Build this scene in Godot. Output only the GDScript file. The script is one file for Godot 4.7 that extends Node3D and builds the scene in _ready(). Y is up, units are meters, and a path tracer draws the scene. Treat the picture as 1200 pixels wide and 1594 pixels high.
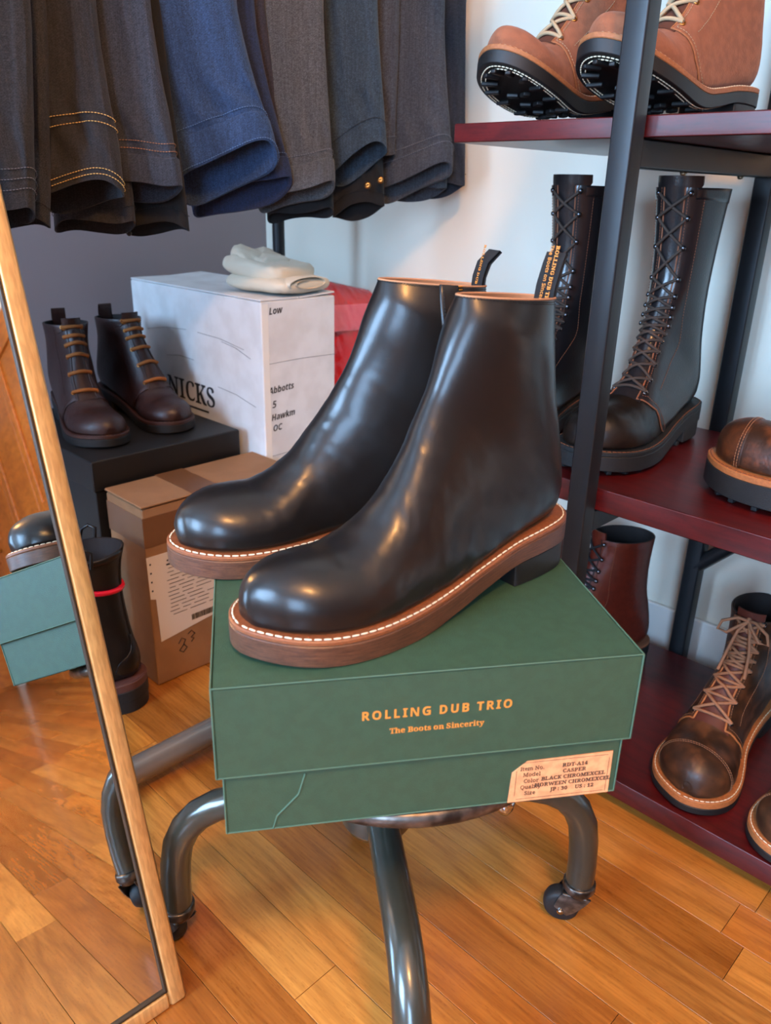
extends Node3D
# A corner of a dressing room: black zip boots on their green box, on a rolling stool, before a boot shelf, a clothes rack and a leaning mirror.
# World: metres, y up. The shelf runs along x in front of wall_right (z = -1.30); the rack runs along z in front of wall_left (x = -1.70).

var M := {}
var T := {}
var rng := RandomNumberGenerator.new()
var fine := FastNoiseLite.new()

func _ready() -> void:
	rng.seed = 77
	fine.seed = 5
	fine.noise_type = FastNoiseLite.TYPE_SIMPLEX
	fine.frequency = 1.0
	camera_and_light()
	textures()
	materials()
	room()
	floor_boards()
	shelf_unit()
	stool()
	shoe_box()
	mirror()
	clothes_rack()
	storage_boxes()
	hero_boots()
	shelf_boots()
	corner_boots()
	trousers()
	cloth_and_bag()

func camera_and_light() -> void:
	var cam := Camera3D.new()
	cam.name = "camera"
	cam.position = Vector3(0, 0.8, 0)
	cam.rotation_order = EULER_ORDER_YXZ
	cam.rotation_degrees = Vector3(-22.087, 43.997, 1.4356)
	cam.fov = 65.62
	cam.near = 0.02
	var lens := CameraAttributesPhysical.new()      # a phone's small lens: the far corner is a little soft
	lens.frustum_focal_length = 18.61
	lens.exposure_aperture = 5.6
	lens.frustum_focus_distance = 0.83
	cam.attributes = lens
	add_child(cam)
	cam.current = true
	var e := Environment.new()
	e.background_mode = Environment.BG_SKY
	var sky := Sky.new()
	var sm := ProceduralSkyMaterial.new()
	sm.sky_top_color = Color(0.42, 0.6, 0.95)
	sm.sky_horizon_color = Color(0.72, 0.83, 1.0)
	sm.ground_bottom_color = Color(0.35, 0.38, 0.36)
	sm.ground_horizon_color = Color(0.6, 0.68, 0.75)
	sky.sky_material = sm
	e.sky = sky
	e.background_energy_multiplier = 2.0
	e.tonemap_mode = Environment.TONE_MAPPER_LINEAR
	e.tonemap_exposure = 1.7
	e.sdfgi_enabled = true
	e.ssao_enabled = true
	e.ssil_enabled = true
	var we := WorldEnvironment.new()
	we.name = "world_environment"
	we.environment = e
	add_child(we)
	# daylight through the two windows of the wall behind the photographer
	window_light("daylight_west", Vector3(-0.75, 1.45, 2.22), Vector2(1.0, 1.3), 11.5, 0.0)
	window_light("daylight_east", Vector3(1.45, 1.45, 2.22), Vector2(1.0, 1.3), 7.5, 0.0)

func window_light(called: String, at: Vector3, size: Vector2, energy: float, turn: float) -> void:
	var l := AreaLight3D.new()
	l.name = called
	l.position = at
	l.rotation.y = turn
	l.area_size = size
	l.light_color = Color(0.66, 0.83, 1.0)
	l.light_energy = energy
	l.area_range = 12.0
	l.shadow_enabled = true
	add_child(l)          # faces -z turned into the room

# ---------------------------------------------------------------- nodes

func tag(o: Node3D, label: String, category: String, group := "") -> Node3D:
	o.set_meta("label", label)
	o.set_meta("category", category)
	if group: o.set_meta("group", group)
	return o

func thing(called: String, label: String, category: String, at := Vector3.ZERO, turn := 0.0, group := "") -> Node3D:
	var o := Node3D.new()
	o.name = called
	o.position = at
	o.rotation.y = turn
	add_child(o, true)
	var n := 0
	return tag(o, label, category, group)

func part(called: String, mesh: Mesh, material: Material, parent: Node3D = null) -> MeshInstance3D:
	var o := MeshInstance3D.new()
	o.name = called
	o.mesh = mesh
	o.material_override = material
	(parent if parent else self).add_child(o, true)
	return o

func structure(called: String, mesh: Mesh, material: Material) -> MeshInstance3D:
	var o := part(called, mesh, material)
	o.set_meta("kind", "structure")
	return o

func words(called: String, text: String, size: float, material: Material, parent: Node3D, xf: Transform3D, font := "Droid Sans", bold := false, spread := 0.0) -> MeshInstance3D:
	var tm := TextMesh.new()
	var f := SystemFont.new()
	f.font_names = PackedStringArray([font])
	if bold: f.font_weight = 700
	if spread != 0.0:
		var fv := FontVariation.new()
		fv.base_font = f
		fv.spacing_glyph = int(spread)
		tm.font = fv
	else:
		tm.font = f
	tm.text = text
	tm.font_size = 48
	tm.pixel_size = size / 48.0
	tm.depth = 0.0004
	tm.curve_step = 2.0
	var o := part(called, tm, material, parent)
	o.transform = xf
	return o

# ---------------------------------------------------------------- mesh building

class Build:
	var v := PackedVector3Array()
	var uv := PackedVector2Array()
	var idx := PackedInt32Array()

	func tri(a: int, b: int, c: int, flip: bool) -> void:
		idx.push_back(a)
		if flip:
			idx.push_back(c); idx.push_back(b)
		else:
			idx.push_back(b); idx.push_back(c)

	# turns the triangles added since i0 outward, seen from their own middle
	func settle(v0: int, i0: int) -> void:
		var mid := Vector3.ZERO
		for i in range(v0, v.size()): mid += v[i]
		mid /= maxf(1.0, v.size() - v0)
		var sum := 0.0
		for k in range(i0, idx.size(), 3):
			var a := v[idx[k]]; var b := v[idx[k + 1]]; var c := v[idx[k + 2]]
			sum += (c - a).cross(b - a).dot((a + b + c) / 3.0 - mid)
		if sum < 0.0:
			for k in range(i0, idx.size(), 3):
				var t := idx[k + 1]; idx[k + 1] = idx[k + 2]; idx[k + 2] = t

	# rows of points; closed joins the last column to the first; a row given twice makes a crease
	func grid(rows: Array, closed := false, cap_first := false, cap_last := false) -> Build:
		var v0 := v.size(); var i0 := idx.size()
		var n: int = rows[0].size()
		for i in rows.size():
			for j in n:
				v.push_back(rows[i][j])
				uv.push_back(Vector2(float(j) / maxi(1, n - 1), float(i) / maxi(1, rows.size() - 1)))
		for i in rows.size() - 1:
			for j in (n if closed else n - 1):
				var a := v0 + i * n + j; var b := v0 + i * n + (j + 1) % n
				var c := a + n; var d := b + n
				tri(a, b, d, false); tri(a, d, c, false)
		if cap_first: fan(rows[0], false)
		if cap_last: fan(rows[rows.size() - 1], true)
		settle(v0, i0)
		return self

	func fan(loop, flip: bool) -> void:
		var at := v.size(); var mid := Vector3.ZERO
		for p in loop:
			v.push_back(p); uv.push_back(Vector2(0.5, 0.5)); mid += p
		v.push_back(mid / loop.size()); uv.push_back(Vector2(0.5, 0.5))
		var n: int = loop.size()
		for j in n: tri(at + n, at + (j + 1) % n, at + j, flip)

	# box with bevelled edges, placed by a transform
	func box(xf: Transform3D, size: Vector3, b := 0.002) -> Build:
		var h := size / 2.0
		b = minf(b, minf(h.x, minf(h.y, h.z)) * 0.9)
		var v0 := v.size(); var i0 := idx.size()
		var at := {}
		for sx in [-1, 1]:
			for sy in [-1, 1]:
				for sz in [-1, 1]:
					at[[sx, sy, sz]] = v.size()
					v.push_back(xf * Vector3(sx * h.x, sy * (h.y - b), sz * (h.z - b)))
					v.push_back(xf * Vector3(sx * (h.x - b), sy * h.y, sz * (h.z - b)))
					v.push_back(xf * Vector3(sx * (h.x - b), sy * (h.y - b), sz * h.z))
					for k in 3: uv.push_back(Vector2((sx + 1) / 2.0, (sy + 1) / 2.0))
		var mid := xf.origin
		for ax in 3:
			for s in [-1, 1]:
				var q := []
				for st in [[-1, -1], [1, -1], [1, 1], [-1, 1]]:
					var key := [0, 0, 0]
					key[ax] = s; key[(ax + 1) % 3] = st[0]; key[(ax + 2) % 3] = st[1]
					q.push_back(at[key] + ax)
				out4(q[0], q[1], q[2], q[3], mid)
			for s1 in [-1, 1]:
				for s2 in [-1, 1]:
					var k0 := [0, 0, 0]; var k1 := [0, 0, 0]
					var a1: int = (ax + 1) % 3; var a2: int = (ax + 2) % 3
					k0[ax] = -1; k1[ax] = 1
					k0[a1] = s1; k1[a1] = s1; k0[a2] = s2; k1[a2] = s2
					out4(at[k0] + a1, at[k1] + a1, at[k1] + a2, at[k0] + a2, mid)
		for k in at: out3(at[k], at[k] + 1, at[k] + 2, mid)
		return self

	func out3(a: int, b: int, c: int, mid: Vector3) -> void:
		var n := (v[c] - v[a]).cross(v[b] - v[a])
		tri(a, b, c, n.dot((v[a] + v[b] + v[c]) / 3.0 - mid) < 0.0)

	func out4(a: int, b: int, c: int, d: int, mid: Vector3) -> void:
		out3(a, b, c, mid); out3(a, c, d, mid)

	func tube(pts: Array, r, sides := 10, caps := true, squash := 1.0) -> Build:
		var rows := []
		var n := pts.size()
		var up := Vector3.UP
		for i in n:
			var t: Vector3 = (pts[mini(i + 1, n - 1)] - pts[maxi(i - 1, 0)]).normalized()
			if absf(up.dot(t)) > 0.97: up = Vector3.RIGHT if absf(t.x) < 0.8 else Vector3.BACK
			var s := up.cross(t).normalized()
			up = t.cross(s).normalized()
			var rad: float = r[i] if r is Array else r
			var row := PackedVector3Array()
			for j in sides:
				var a := TAU * j / sides
				row.push_back(pts[i] + s * cos(a) * rad + up * sin(a) * rad * squash)
			rows.push_back(row)
		return grid(rows, true, caps, caps)

	func lathe(prof: Array, seg := 32, at := Transform3D()) -> Build:
		var rows := []
		for p in prof:
			var row := PackedVector3Array()
			for j in seg:
				var a := TAU * j / seg
				row.push_back(at * Vector3(cos(a) * p.x, p.y, sin(a) * p.x))
			rows.push_back(row)
		return grid(rows, true, prof[0].x > 1e-5, prof[prof.size() - 1].x > 1e-5)

	func ball(at: Vector3, r: float, squash := Vector3.ONE, seg := 10) -> Build:
		var rows := []
		for i in seg / 2 + 1:
			var b := PI * i / (seg / 2)
			var row := PackedVector3Array()
			for j in seg:
				var a := TAU * j / seg
				row.push_back(at + Vector3(sin(b) * cos(a), cos(b), sin(b) * sin(a)) * r * squash)
			rows.push_back(row)
		return grid(rows, true)

	func done() -> ArrayMesh:
		var nn := PackedVector3Array()
		nn.resize(v.size())
		for k in range(0, idx.size(), 3):
			var a := idx[k]; var b := idx[k + 1]; var c := idx[k + 2]
			var n := (v[c] - v[a]).cross(v[b] - v[a])
			nn[a] += n; nn[b] += n; nn[c] += n
		for i in nn.size(): nn[i] = nn[i].normalized() if nn[i].length_squared() > 1e-24 else Vector3.UP
		var arr := []
		arr.resize(Mesh.ARRAY_MAX)
		arr[Mesh.ARRAY_VERTEX] = v
		arr[Mesh.ARRAY_NORMAL] = nn
		arr[Mesh.ARRAY_TEX_UV] = uv
		arr[Mesh.ARRAY_INDEX] = idx
		var m := ArrayMesh.new()
		m.add_surface_from_arrays(Mesh.PRIMITIVE_TRIANGLES, arr)
		return m

func box_mesh(size: Vector3, bevel := 0.002, at := Vector3.ZERO) -> ArrayMesh:
	return Build.new().box(Transform3D(Basis(), at), size, bevel).done()

func placed(at: Vector3, turn := 0.0) -> Transform3D:
	return Transform3D(Basis(Vector3.UP, turn), at)

# a basis whose z looks along n and whose y is as near to up as it can be
func facing(n: Vector3, up := Vector3.UP) -> Basis:
	var z := n.normalized()
	var x := up.cross(z).normalized()
	return Basis(x, z.cross(x), z)

func spline(keys: Array, steps: int) -> Array:
	# Catmull-Rom through rows of numbers, `steps` between each pair
	var out := []
	for i in keys.size() - 1:
		var p0 = keys[maxi(i - 1, 0)]; var p1 = keys[i]; var p2 = keys[i + 1]; var p3 = keys[mini(i + 2, keys.size() - 1)]
		for s in steps:
			var t := float(s) / steps
			var row := []
			for k in p1.size(): row.push_back(cubic_interpolate(p1[k], p2[k], p0[k], p3[k], t))
			out.push_back(row)
	out.push_back(keys[keys.size() - 1].duplicate())
	return out

func table(keys: Array, x: float, col := 1) -> float:
	if x <= keys[0][0]: return keys[0][col]
	for i in keys.size() - 1:
		if x <= keys[i + 1][0]:
			var t: float = (x - keys[i][0]) / (keys[i + 1][0] - keys[i][0])
			return lerpf(keys[i][col], keys[i + 1][col], t * t * (3.0 - 2.0 * t) if col > 2 else t)
	return keys[keys.size() - 1][col]

# ---------------------------------------------------------------- textures and materials

func noise_image(seed_: int, freq: float, oct: int, size := 256, type := FastNoiseLite.TYPE_SIMPLEX_SMOOTH, cell := -1) -> Image:
	var n := FastNoiseLite.new()
	n.seed = seed_
	n.frequency = freq
	n.noise_type = type
	n.fractal_octaves = oct
	if oct < 2: n.fractal_type = FastNoiseLite.FRACTAL_NONE
	if cell >= 0: n.cellular_return_type = cell
	var im := n.get_seamless_image(size, size)
	im.convert(Image.FORMAT_L8)
	return im

func textures() -> void:
	T.grain = ImageTexture.create_from_image(noise_image(3, 0.09, 2, 256, FastNoiseLite.TYPE_CELLULAR, FastNoiseLite.RETURN_DISTANCE2_SUB))
	T.soft = ImageTexture.create_from_image(noise_image(4, 0.012, 4))
	T.speck = ImageTexture.create_from_image(noise_image(8, 0.25, 3))
	T.oak = wood_texture(1024, 512, 21, Color(0.81, 0.555, 0.265), Color(0.50, 0.285, 0.10), 1.0)
	T.mahogany = wood_texture(512, 256, 22, Color(0.36, 0.075, 0.07), Color(0.17, 0.025, 0.03), 1.2)
	T.denim = weave_texture(256)
	T.blotch = tint_texture(31, 0.014, 4, Color(1, 1, 1), Color(0.45, 0.45, 0.45))
	T.worn = tint_texture(33, 0.02, 5, Color(0.92, 0.76, 0.62), Color(0.47, 0.42, 0.385))
	T.suede = tint_texture(35, 0.045, 5, Color(1, 1, 1), Color(0.90, 0.885, 0.875))
	T.stacked = stack_texture()
	T.faint = tint_texture(36, 0.02, 4, Color(1, 1, 1), Color(0.95, 0.945, 0.94))

func tint_texture(seed_: int, freq: float, oct: int, a: Color, b: Color) -> ImageTexture:
	var im := noise_image(seed_, freq, oct)
	var o := Image.create(256, 256, false, Image.FORMAT_RGB8)
	for y in 256:
		for x in 256:
			o.set_pixel(x, y, b.lerp(a, smoothstep(0.25, 0.8, im.get_pixel(x, y).r)))
	return ImageTexture.create_from_image(o)

# grain runs along u; cathedrals, pores and slow bands of tone
func wood_texture(w: int, h: int, seed_: int, light: Color, dark: Color, strength: float) -> ImageTexture:
	var n := FastNoiseLite.new()
	n.seed = seed_
	n.noise_type = FastNoiseLite.TYPE_SIMPLEX_SMOOTH
	n.frequency = 1.0
	n.fractal_octaves = 3
	var o := Image.create(w, h, false, Image.FORMAT_RGB8)
	for y in h:
		for x in w:
			# wrapped on a torus along u so that the ends meet
			var u := TAU * x / w; var q := float(y) / h
			var cx := cos(u) * 0.9; var cy := sin(u) * 0.9
			var bend := n.get_noise_3d(cx * 0.45, cy * 0.45, q * 3.0)
			var rings := 0.5 + 0.5 * sin((q * 26.0 + bend * 3.2) * TAU * 0.5)
			var fibre := n.get_noise_3d(cx * 2.2 + 9.0, cy * 2.2, q * 110.0)
			var pore := n.get_noise_3d(cx * 7.0 + 40.0, cy * 7.0, q * 260.0)
			var slow := n.get_noise_3d(cx * 0.5 + 70.0, cy * 0.5, q * 2.0)
			var t := 0.30 + 0.20 * pow(rings, 2.5) * strength + 0.28 * fibre + 0.30 * slow
			if pore > 0.36: t += 0.16
			o.set_pixel(x, y, light.lerp(dark, clampf(t, 0.0, 1.0)))
	return ImageTexture.create_from_image(o)

func weave_texture(s: int) -> ImageTexture:
	var o := Image.create(s, s, false, Image.FORMAT_L8)
	var n := RandomNumberGenerator.new()
	n.seed = 9
	var warp := []
	for i in s: warp.push_back(n.randf())
	for y in s:
		for x in s:
			var twill := 0.5 + 0.5 * sin((x + y) * TAU / 4.0)
			var g: float = 0.62 + 0.12 * twill + 0.16 * (warp[x] - 0.5) + 0.5 * (n.randf() - 0.5)
			o.set_pixel(x, y, Color(g, g, g))
	return ImageTexture.create_from_image(o)

# edge of a leather sole: thin bands of leather layers along the height (v)
func stack_texture() -> ImageTexture:
	var o := Image.create(256, 64, false, Image.FORMAT_RGB8)
	var n := FastNoiseLite.new()
	n.seed = 4
	n.frequency = 0.05
	for y in 64:
		for x in 256:
			var t := 0.42 + 0.5 * n.get_noise_2d(x * 0.35, y * 5.0) + 0.25 * n.get_noise_2d(x * 2.0, y * 9.0 + 300.0)
			o.set_pixel(x, y, Color(0.20, 0.115, 0.075).lerp(Color(0.47, 0.30, 0.20), clampf(t, 0.0, 1.0)))
	return ImageTexture.create_from_image(o)

func mat(called: String, col: Color, rough: float, o := {}) -> StandardMaterial3D:
	var m := StandardMaterial3D.new()
	m.resource_name = called
	m.albedo_color = col
	m.roughness = rough
	m.cull_mode = BaseMaterial3D.CULL_DISABLED
	if o.has("metal"): m.metallic = o.metal
	if o.has("spec"): m.metallic_specular = o.spec
	if o.has("tex"):
		m.albedo_texture = o.tex
	if o.has("tri"):
		m.uv1_triplanar = true
		m.uv1_scale = o.tri if o.tri is Vector3 else Vector3.ONE * o.tri
		m.uv1_world_triplanar = o.get("world", false)
	if o.has("uv"): m.uv1_scale = o.uv
	if o.has("off"): m.uv1_offset = o.off
	if o.has("bump"):
		m.heightmap_enabled = true
		m.heightmap_texture = o.bump
		m.heightmap_scale = o.get("deep", 0.03)
	if o.has("coat"):
		m.clearcoat_enabled = true
		m.clearcoat = o.coat
		m.clearcoat_roughness = o.get("coat_rough", 0.2)
	if o.has("sheen"):
		m.rim_enabled = true
		m.rim = o.sheen
		m.rim_tint = 0.6
	M[called] = m
	return m

func materials() -> void:
	mat("wall_paint_left_shaded", Color(0.61, 0.55, 0.55), 0.8, {"bump": T.speck, "tri": 6.0, "world": true, "deep": 0.01})  # darker mauve-grey: the shade under the rack is put into this wall colour
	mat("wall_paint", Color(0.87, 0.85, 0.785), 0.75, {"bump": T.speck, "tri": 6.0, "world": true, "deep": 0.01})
	mat("ceiling_paint", Color(0.9, 0.9, 0.88), 0.9)
	mat("trim_paint", Color(0.9, 0.89, 0.86), 0.4)
	mat("honey_door", Color(1.0, 0.86, 0.62), 0.45, {"tex": T.oak, "tri": Vector3(1.2, 1.2, 1.2), "world": true})
	mat("subfloor", Color(0.2, 0.11, 0.05), 0.9)
	mat("mahogany", Color(1, 1, 1), 0.32, {"tex": T.mahogany, "tri": Vector3(1.6, 3.0, 3.0), "world": true, "bump": T.soft, "deep": 0.002})
	mat("black_steel", Color(0.10, 0.105, 0.115), 0.4, {"spec": 0.4})
	mat("screw_steel", Color(0.5, 0.47, 0.4), 0.35, {"metal": 0.9})
	mat("stool_enamel", Color(0.20, 0.205, 0.175), 0.28, {"metal": 0.2, "tex": T.faint, "tri": 9.0, "coat": 0.5, "coat_rough": 0.12, "bump": T.soft, "deep": 0.01})
	mat("worn_metal", Color(0.46, 0.43, 0.40), 0.34, {"metal": 0.85, "tex": T.blotch, "tri": 12.0})
	mat("caster_rubber", Color(0.045, 0.042, 0.042), 0.62)
	mat("chrome", Color(0.75, 0.75, 0.75), 0.14, {"metal": 1.0})
	mat("green_paper", Color(0.17, 0.275, 0.195), 0.58, {"tex": T.faint, "tri": 14.0, "bump": T.speck, "deep": 0.02})
	mat("green_edge", Color(0.25, 0.36, 0.28), 0.7)
	mat("gold_foil", Color(0.86, 0.56, 0.24), 0.38, {"metal": 0.25})
	mat("label_paper", Color(0.86, 0.60, 0.40), 0.75, {"tex": T.suede, "tri": 8.0})
	mat("label_ink", Color(0.2, 0.12, 0.08), 0.8)
	mat("brass_frame", Color(0.84, 0.65, 0.40), 0.36, {"metal": 0.4, "tex": T.suede, "tri": Vector3(20, 3, 20)})
	mat("dark_bead", Color(0.18, 0.13, 0.07), 0.5)  # dark brown bead inside the brass frame
	mat("mirror_glass", Color(0.93, 0.95, 0.95), 0.008, {"metal": 1.0})
	mat("gunmetal", Color(0.50, 0.46, 0.42), 0.28, {"metal": 0.45})
	mat("white_card", Color(0.84, 0.85, 0.85), 0.7, {"tex": T.faint, "tri": 2.5})
	mat("print_black", Color(0.07, 0.07, 0.08), 0.7)
	mat("kraft", Color(0.55, 0.40, 0.265), 0.72, {"tex": T.faint, "tri": 3.0})
	mat("kraft_tape", Color(0.41, 0.27, 0.165), 0.33)
	mat("marker", Color(0.08, 0.06, 0.05), 0.6)
	mat("paper", Color(0.80, 0.76, 0.72), 0.7)
	mat("black_card", Color(0.05, 0.044, 0.042), 0.5, {"bump": T.speck, "tri": 10.0, "deep": 0.01})
	mat("cotton", Color(0.80, 0.765, 0.68), 0.95, {"bump": T.denim, "tri": 14.0, "deep": 0.03, "sheen": 0.3})
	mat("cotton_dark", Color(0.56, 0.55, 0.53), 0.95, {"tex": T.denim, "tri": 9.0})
	mat("red_plastic", Color(0.75, 0.02, 0.05), 0.22, {"coat": 0.8, "coat_rough": 0.1})
	mat("pink_plastic", Color(0.85, 0.35, 0.40), 0.15, {"coat": 0.9, "coat_rough": 0.08})
	# leathers
	mat("black_leather", Color(0.075, 0.066, 0.062), 0.33, {"bump": T.grain, "tri": 22.0, "deep": 0.006, "coat": 0.22, "coat_rough": 0.2, "spec": 0.38})
	mat("tan_lining", Color(0.64, 0.45, 0.31), 0.75)
	mat("brown_welt", Color(0.50, 0.29, 0.165), 0.48, {"tex": T.suede, "tri": 20.0})
	mat("sole_edge", Color(1, 1, 1), 0.45, {"tex": T.stacked, "uv": Vector3(6, 9, 1)})
	mat("heel_black", Color(0.06, 0.055, 0.052), 0.5)
	mat("thread_white", Color(0.86, 0.80, 0.68), 0.8)
	mat("thread_black", Color(0.05, 0.05, 0.05), 0.7)
	mat("webbing", Color(0.035, 0.037, 0.042), 0.85, {"bump": T.denim, "tri": 30.0, "deep": 0.02})
	mat("zip_brass", Color(0.75, 0.52, 0.2), 0.3, {"metal": 0.95})
	mat("suede_rust", Color(0.53, 0.32, 0.215), 0.95, {"tex": T.suede, "tri": 5.0, "sheen": 0.5, "bump": T.speck, "deep": 0.05})
	mat("suede_welt", Color(0.60, 0.37, 0.21), 0.7, {"tex": T.suede, "tri": 16.0})
	mat("suede_dark", Color(0.30, 0.15, 0.08), 0.95)  # darker brown suede of the tongue
	mat("lace_grey", Color(0.62, 0.54, 0.42), 0.85)
	mat("tall_black", Color(0.10, 0.085, 0.088), 0.30, {"spec": 0.36, "bump": T.grain, "tri": 10.0, "deep": 0.015, "coat": 0.4, "coat_rough": 0.2})
	mat("tall_foot", Color(0.125, 0.095, 0.07), 0.38, {"tex": T.worn, "tri": 5.0, "bump": T.grain, "deep": 0.015})
	mat("lace_brown", Color(0.20, 0.14, 0.10), 0.8)
	mat("lace_tan", Color(0.56, 0.39, 0.275), 0.8)
	mat("lace_gold", Color(0.55, 0.33, 0.12), 0.8)
	mat("lace_black", Color(0.05, 0.04, 0.045), 0.8)
	mat("lug_grey", Color(0.085, 0.083, 0.083), 0.62, {"bump": T.speck, "tri": 12.0, "deep": 0.04})
	mat("raw_edge", Color(0.46, 0.26, 0.15), 0.7)
	mat("worn_brown", Color(0.40, 0.30, 0.225), 0.42, {"tex": T.worn, "tri": 6.0, "bump": T.grain, "deep": 0.02})
	mat("tan_welt", Color(0.66, 0.40, 0.21), 0.6, {"tex": T.suede, "tri": 16.0})
	mat("brown_tongue", Color(0.30, 0.12, 0.07), 0.6)
	mat("tan_scuffed", Color(0.42, 0.27, 0.16), 0.45, {"tex": T.worn, "tri": 8.0, "bump": T.grain, "deep": 0.03})
	mat("russet", Color(0.34, 0.105, 0.055), 0.36, {"tex": T.suede, "tri": 6.0, "bump": T.grain, "deep": 0.02, "coat": 0.2})
	mat("russet_dark", Color(0.14, 0.045, 0.03), 0.5)
	mat("oxblood", Color(0.165, 0.075, 0.06), 0.44, {"tex": T.suede, "tri": 6.0, "bump": T.grain, "deep": 0.03})
	mat("oxblood_welt", Color(0.20, 0.09, 0.055), 0.5)
	mat("dark_sole", Color(0.035, 0.03, 0.03), 0.6)
	mat("engineer_black", Color(0.04, 0.034, 0.032), 0.38, {"tex": T.suede, "tri": 7.0, "bump": T.grain, "deep": 0.02})
	mat("engineer_welt", Color(0.33, 0.19, 0.16), 0.55)
	mat("pink_band", Color(0.85, 0.03, 0.16), 0.4)
	mat("dark_lining", Color(0.10, 0.06, 0.05), 0.8)
	mat("hook_nickel", Color(0.34, 0.34, 0.35), 0.25, {"metal": 0.95})
	mat("hook_brass", Color(0.66, 0.44, 0.22), 0.3, {"metal": 0.95})
	mat("lamp_glass", Color(1, 0.9, 0.75), 0.5)
	var lg: StandardMaterial3D = M.lamp_glass
	lg.emission_enabled = true
	lg.emission = Color(1.0, 0.74, 0.42)
	lg.emission_energy_multiplier = 4.0

# ---------------------------------------------------------------- the room

func slab(called: String, lo: Vector3, hi: Vector3, m: Material) -> MeshInstance3D:
	var o := structure(called, box_mesh(hi - lo, 0.003), m)
	o.position = (lo + hi) / 2.0
	return o

func room() -> void:
	var w = M.wall_paint
	slab("wall_left", Vector3(-1.82, 0, -1.42), Vector3(-1.70, 2.62, 2.42), M.wall_paint_left_shaded)
	slab("wall_right", Vector3(-1.70, 0, -1.42), Vector3(5.62, 2.62, -1.30), w)
	# the wall behind the photographer, with two window openings
	var b := Build.new()
	for r in [[-1.70, -1.30, 0.0, 2.62], [-0.20, 0.90, 0.0, 2.62], [2.0, 5.50, 0.0, 2.62], [-1.30, -0.20, 0.0, 0.75], [-1.30, -0.20, 2.15, 2.62], [0.90, 2.0, 0.0, 0.75], [0.90, 2.0, 2.15, 2.62]]:
		b.box(Transform3D(Basis(), Vector3((r[0] + r[1]) / 2.0, (r[2] + r[3]) / 2.0, 2.36)), Vector3(r[1] - r[0], r[3] - r[2], 0.12), 0.0005)
	structure("wall_back", b.done(), w)
	slab("wall_far", Vector3(5.50, 0, -1.30), Vector3(5.62, 2.62, 2.42), w)
	slab("ceiling", Vector3(-1.82, 2.60, -1.42), Vector3(5.62, 2.72, 2.42), M.ceiling_paint)
	for k in 2:
		var half: float = 0.55
		var f := Build.new()
		for s in [-1, 1]:
			f.box(Transform3D(Basis(), Vector3(s * (half + 0.005), 1.45, 0)), Vector3(0.07, 1.48, 0.05), 0.004)
		for y in [0.74, 1.45, 2.16]:
			f.box(Transform3D(Basis(), Vector3(0, y, 0.005)), Vector3(half * 2.0 - 0.06, 0.05, 0.04), 0.004)
		var fr := structure("window_%d" % (k + 1), f.done(), M.trim_paint)
		fr.transform = placed([Vector3(-0.75, 0, 2.30), Vector3(1.45, 0, 2.30)][k])
		var pane := mat("pane%d" % k, Color(0.95, 0.98, 1.0, 0.06), 0.02)
		pane.transparency = BaseMaterial3D.TRANSPARENCY_ALPHA
		var g := part("window_pane", box_mesh(Vector3(half * 2.0 - 0.06, 1.38, 0.005), 0.001), pane, fr)
		g.position = Vector3(0, 1.45, 0.035)
	# honey-stained closet doors, seen in the mirror
	door("door_1", Vector3(5.485, 0, 0.35), -PI / 2, 3.1, 4)
	door("door_2", Vector3(3.35, 0, -1.285), 0.0, 4.2, 6)
	slab("baseboard_left", Vector3(-1.70, 0, -1.30), Vector3(-1.685, 0.10, 2.30), M.trim_paint)
	slab("baseboard_right", Vector3(-1.685, 0, -1.30), Vector3(1.24, 0.10, -1.288), M.trim_paint)
	# ceiling lamp
	var lamp := thing("ceiling_lamp", "round flush ceiling lamp with a warm glass bowl", "lamp", Vector3(0.75, 2.6, 0.45))
	part("lamp_base", Build.new().lathe([Vector2(0.0, 0), Vector2(0.19, 0), Vector2(0.19, -0.025), Vector2(0.175, -0.03)], 40).done(), M.trim_paint, lamp)
	part("lamp_bowl", Build.new().lathe([Vector2(0.172, -0.03), Vector2(0.165, -0.055), Vector2(0.13, -0.085), Vector2(0.07, -0.1), Vector2(0.0001, -0.105)], 40).done(), M.lamp_glass, lamp)
	var l := OmniLight3D.new()
	l.name = "lamp_light"
	l.position = Vector3(0, -0.2, 0)
	l.light_color = Color(1.0, 0.72, 0.42)
	l.light_energy = 2.3
	l.light_size = 0.12
	l.omni_range = 9.0
	l.omni_attenuation = 2.0
	l.shadow_enabled = true
	lamp.add_child(l)

func door(called: String, at: Vector3, turn: float, width: float, leaves: int) -> void:
	var b := Build.new()
	var lw := width / leaves
	b.box(Transform3D(Basis(), Vector3(0, 1.04, 0.005)), Vector3(width, 2.08, 0.02), 0.002)
	for k in leaves:
		var x := -width / 2.0 + lw * (k + 0.5)
		for s in [-1, 1]:
			b.box(Transform3D(Basis(), Vector3(x + s * (lw / 2.0 - 0.055), 1.04, 0.022)), Vector3(0.10, 2.04, 0.02), 0.004)
		for y in [0.1, 1.0, 1.98]:
			b.box(Transform3D(Basis(), Vector3(x, y, 0.021)), Vector3(lw - 0.12, 0.14, 0.018), 0.004)
	var o := structure(called, b.done(), M.honey_door)
	o.transform = placed(at, turn)
	for k in leaves:
		var h := part("door_knob", Build.new().ball(Vector3.ZERO, 0.016).done(), M.zip_brass, o)
		h.position = Vector3(-width / 2.0 + lw * (k + 0.5) + (lw / 2.0 - 0.055) * (1 if k % 2 == 0 else -1), 1.0, 0.045)

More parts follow.
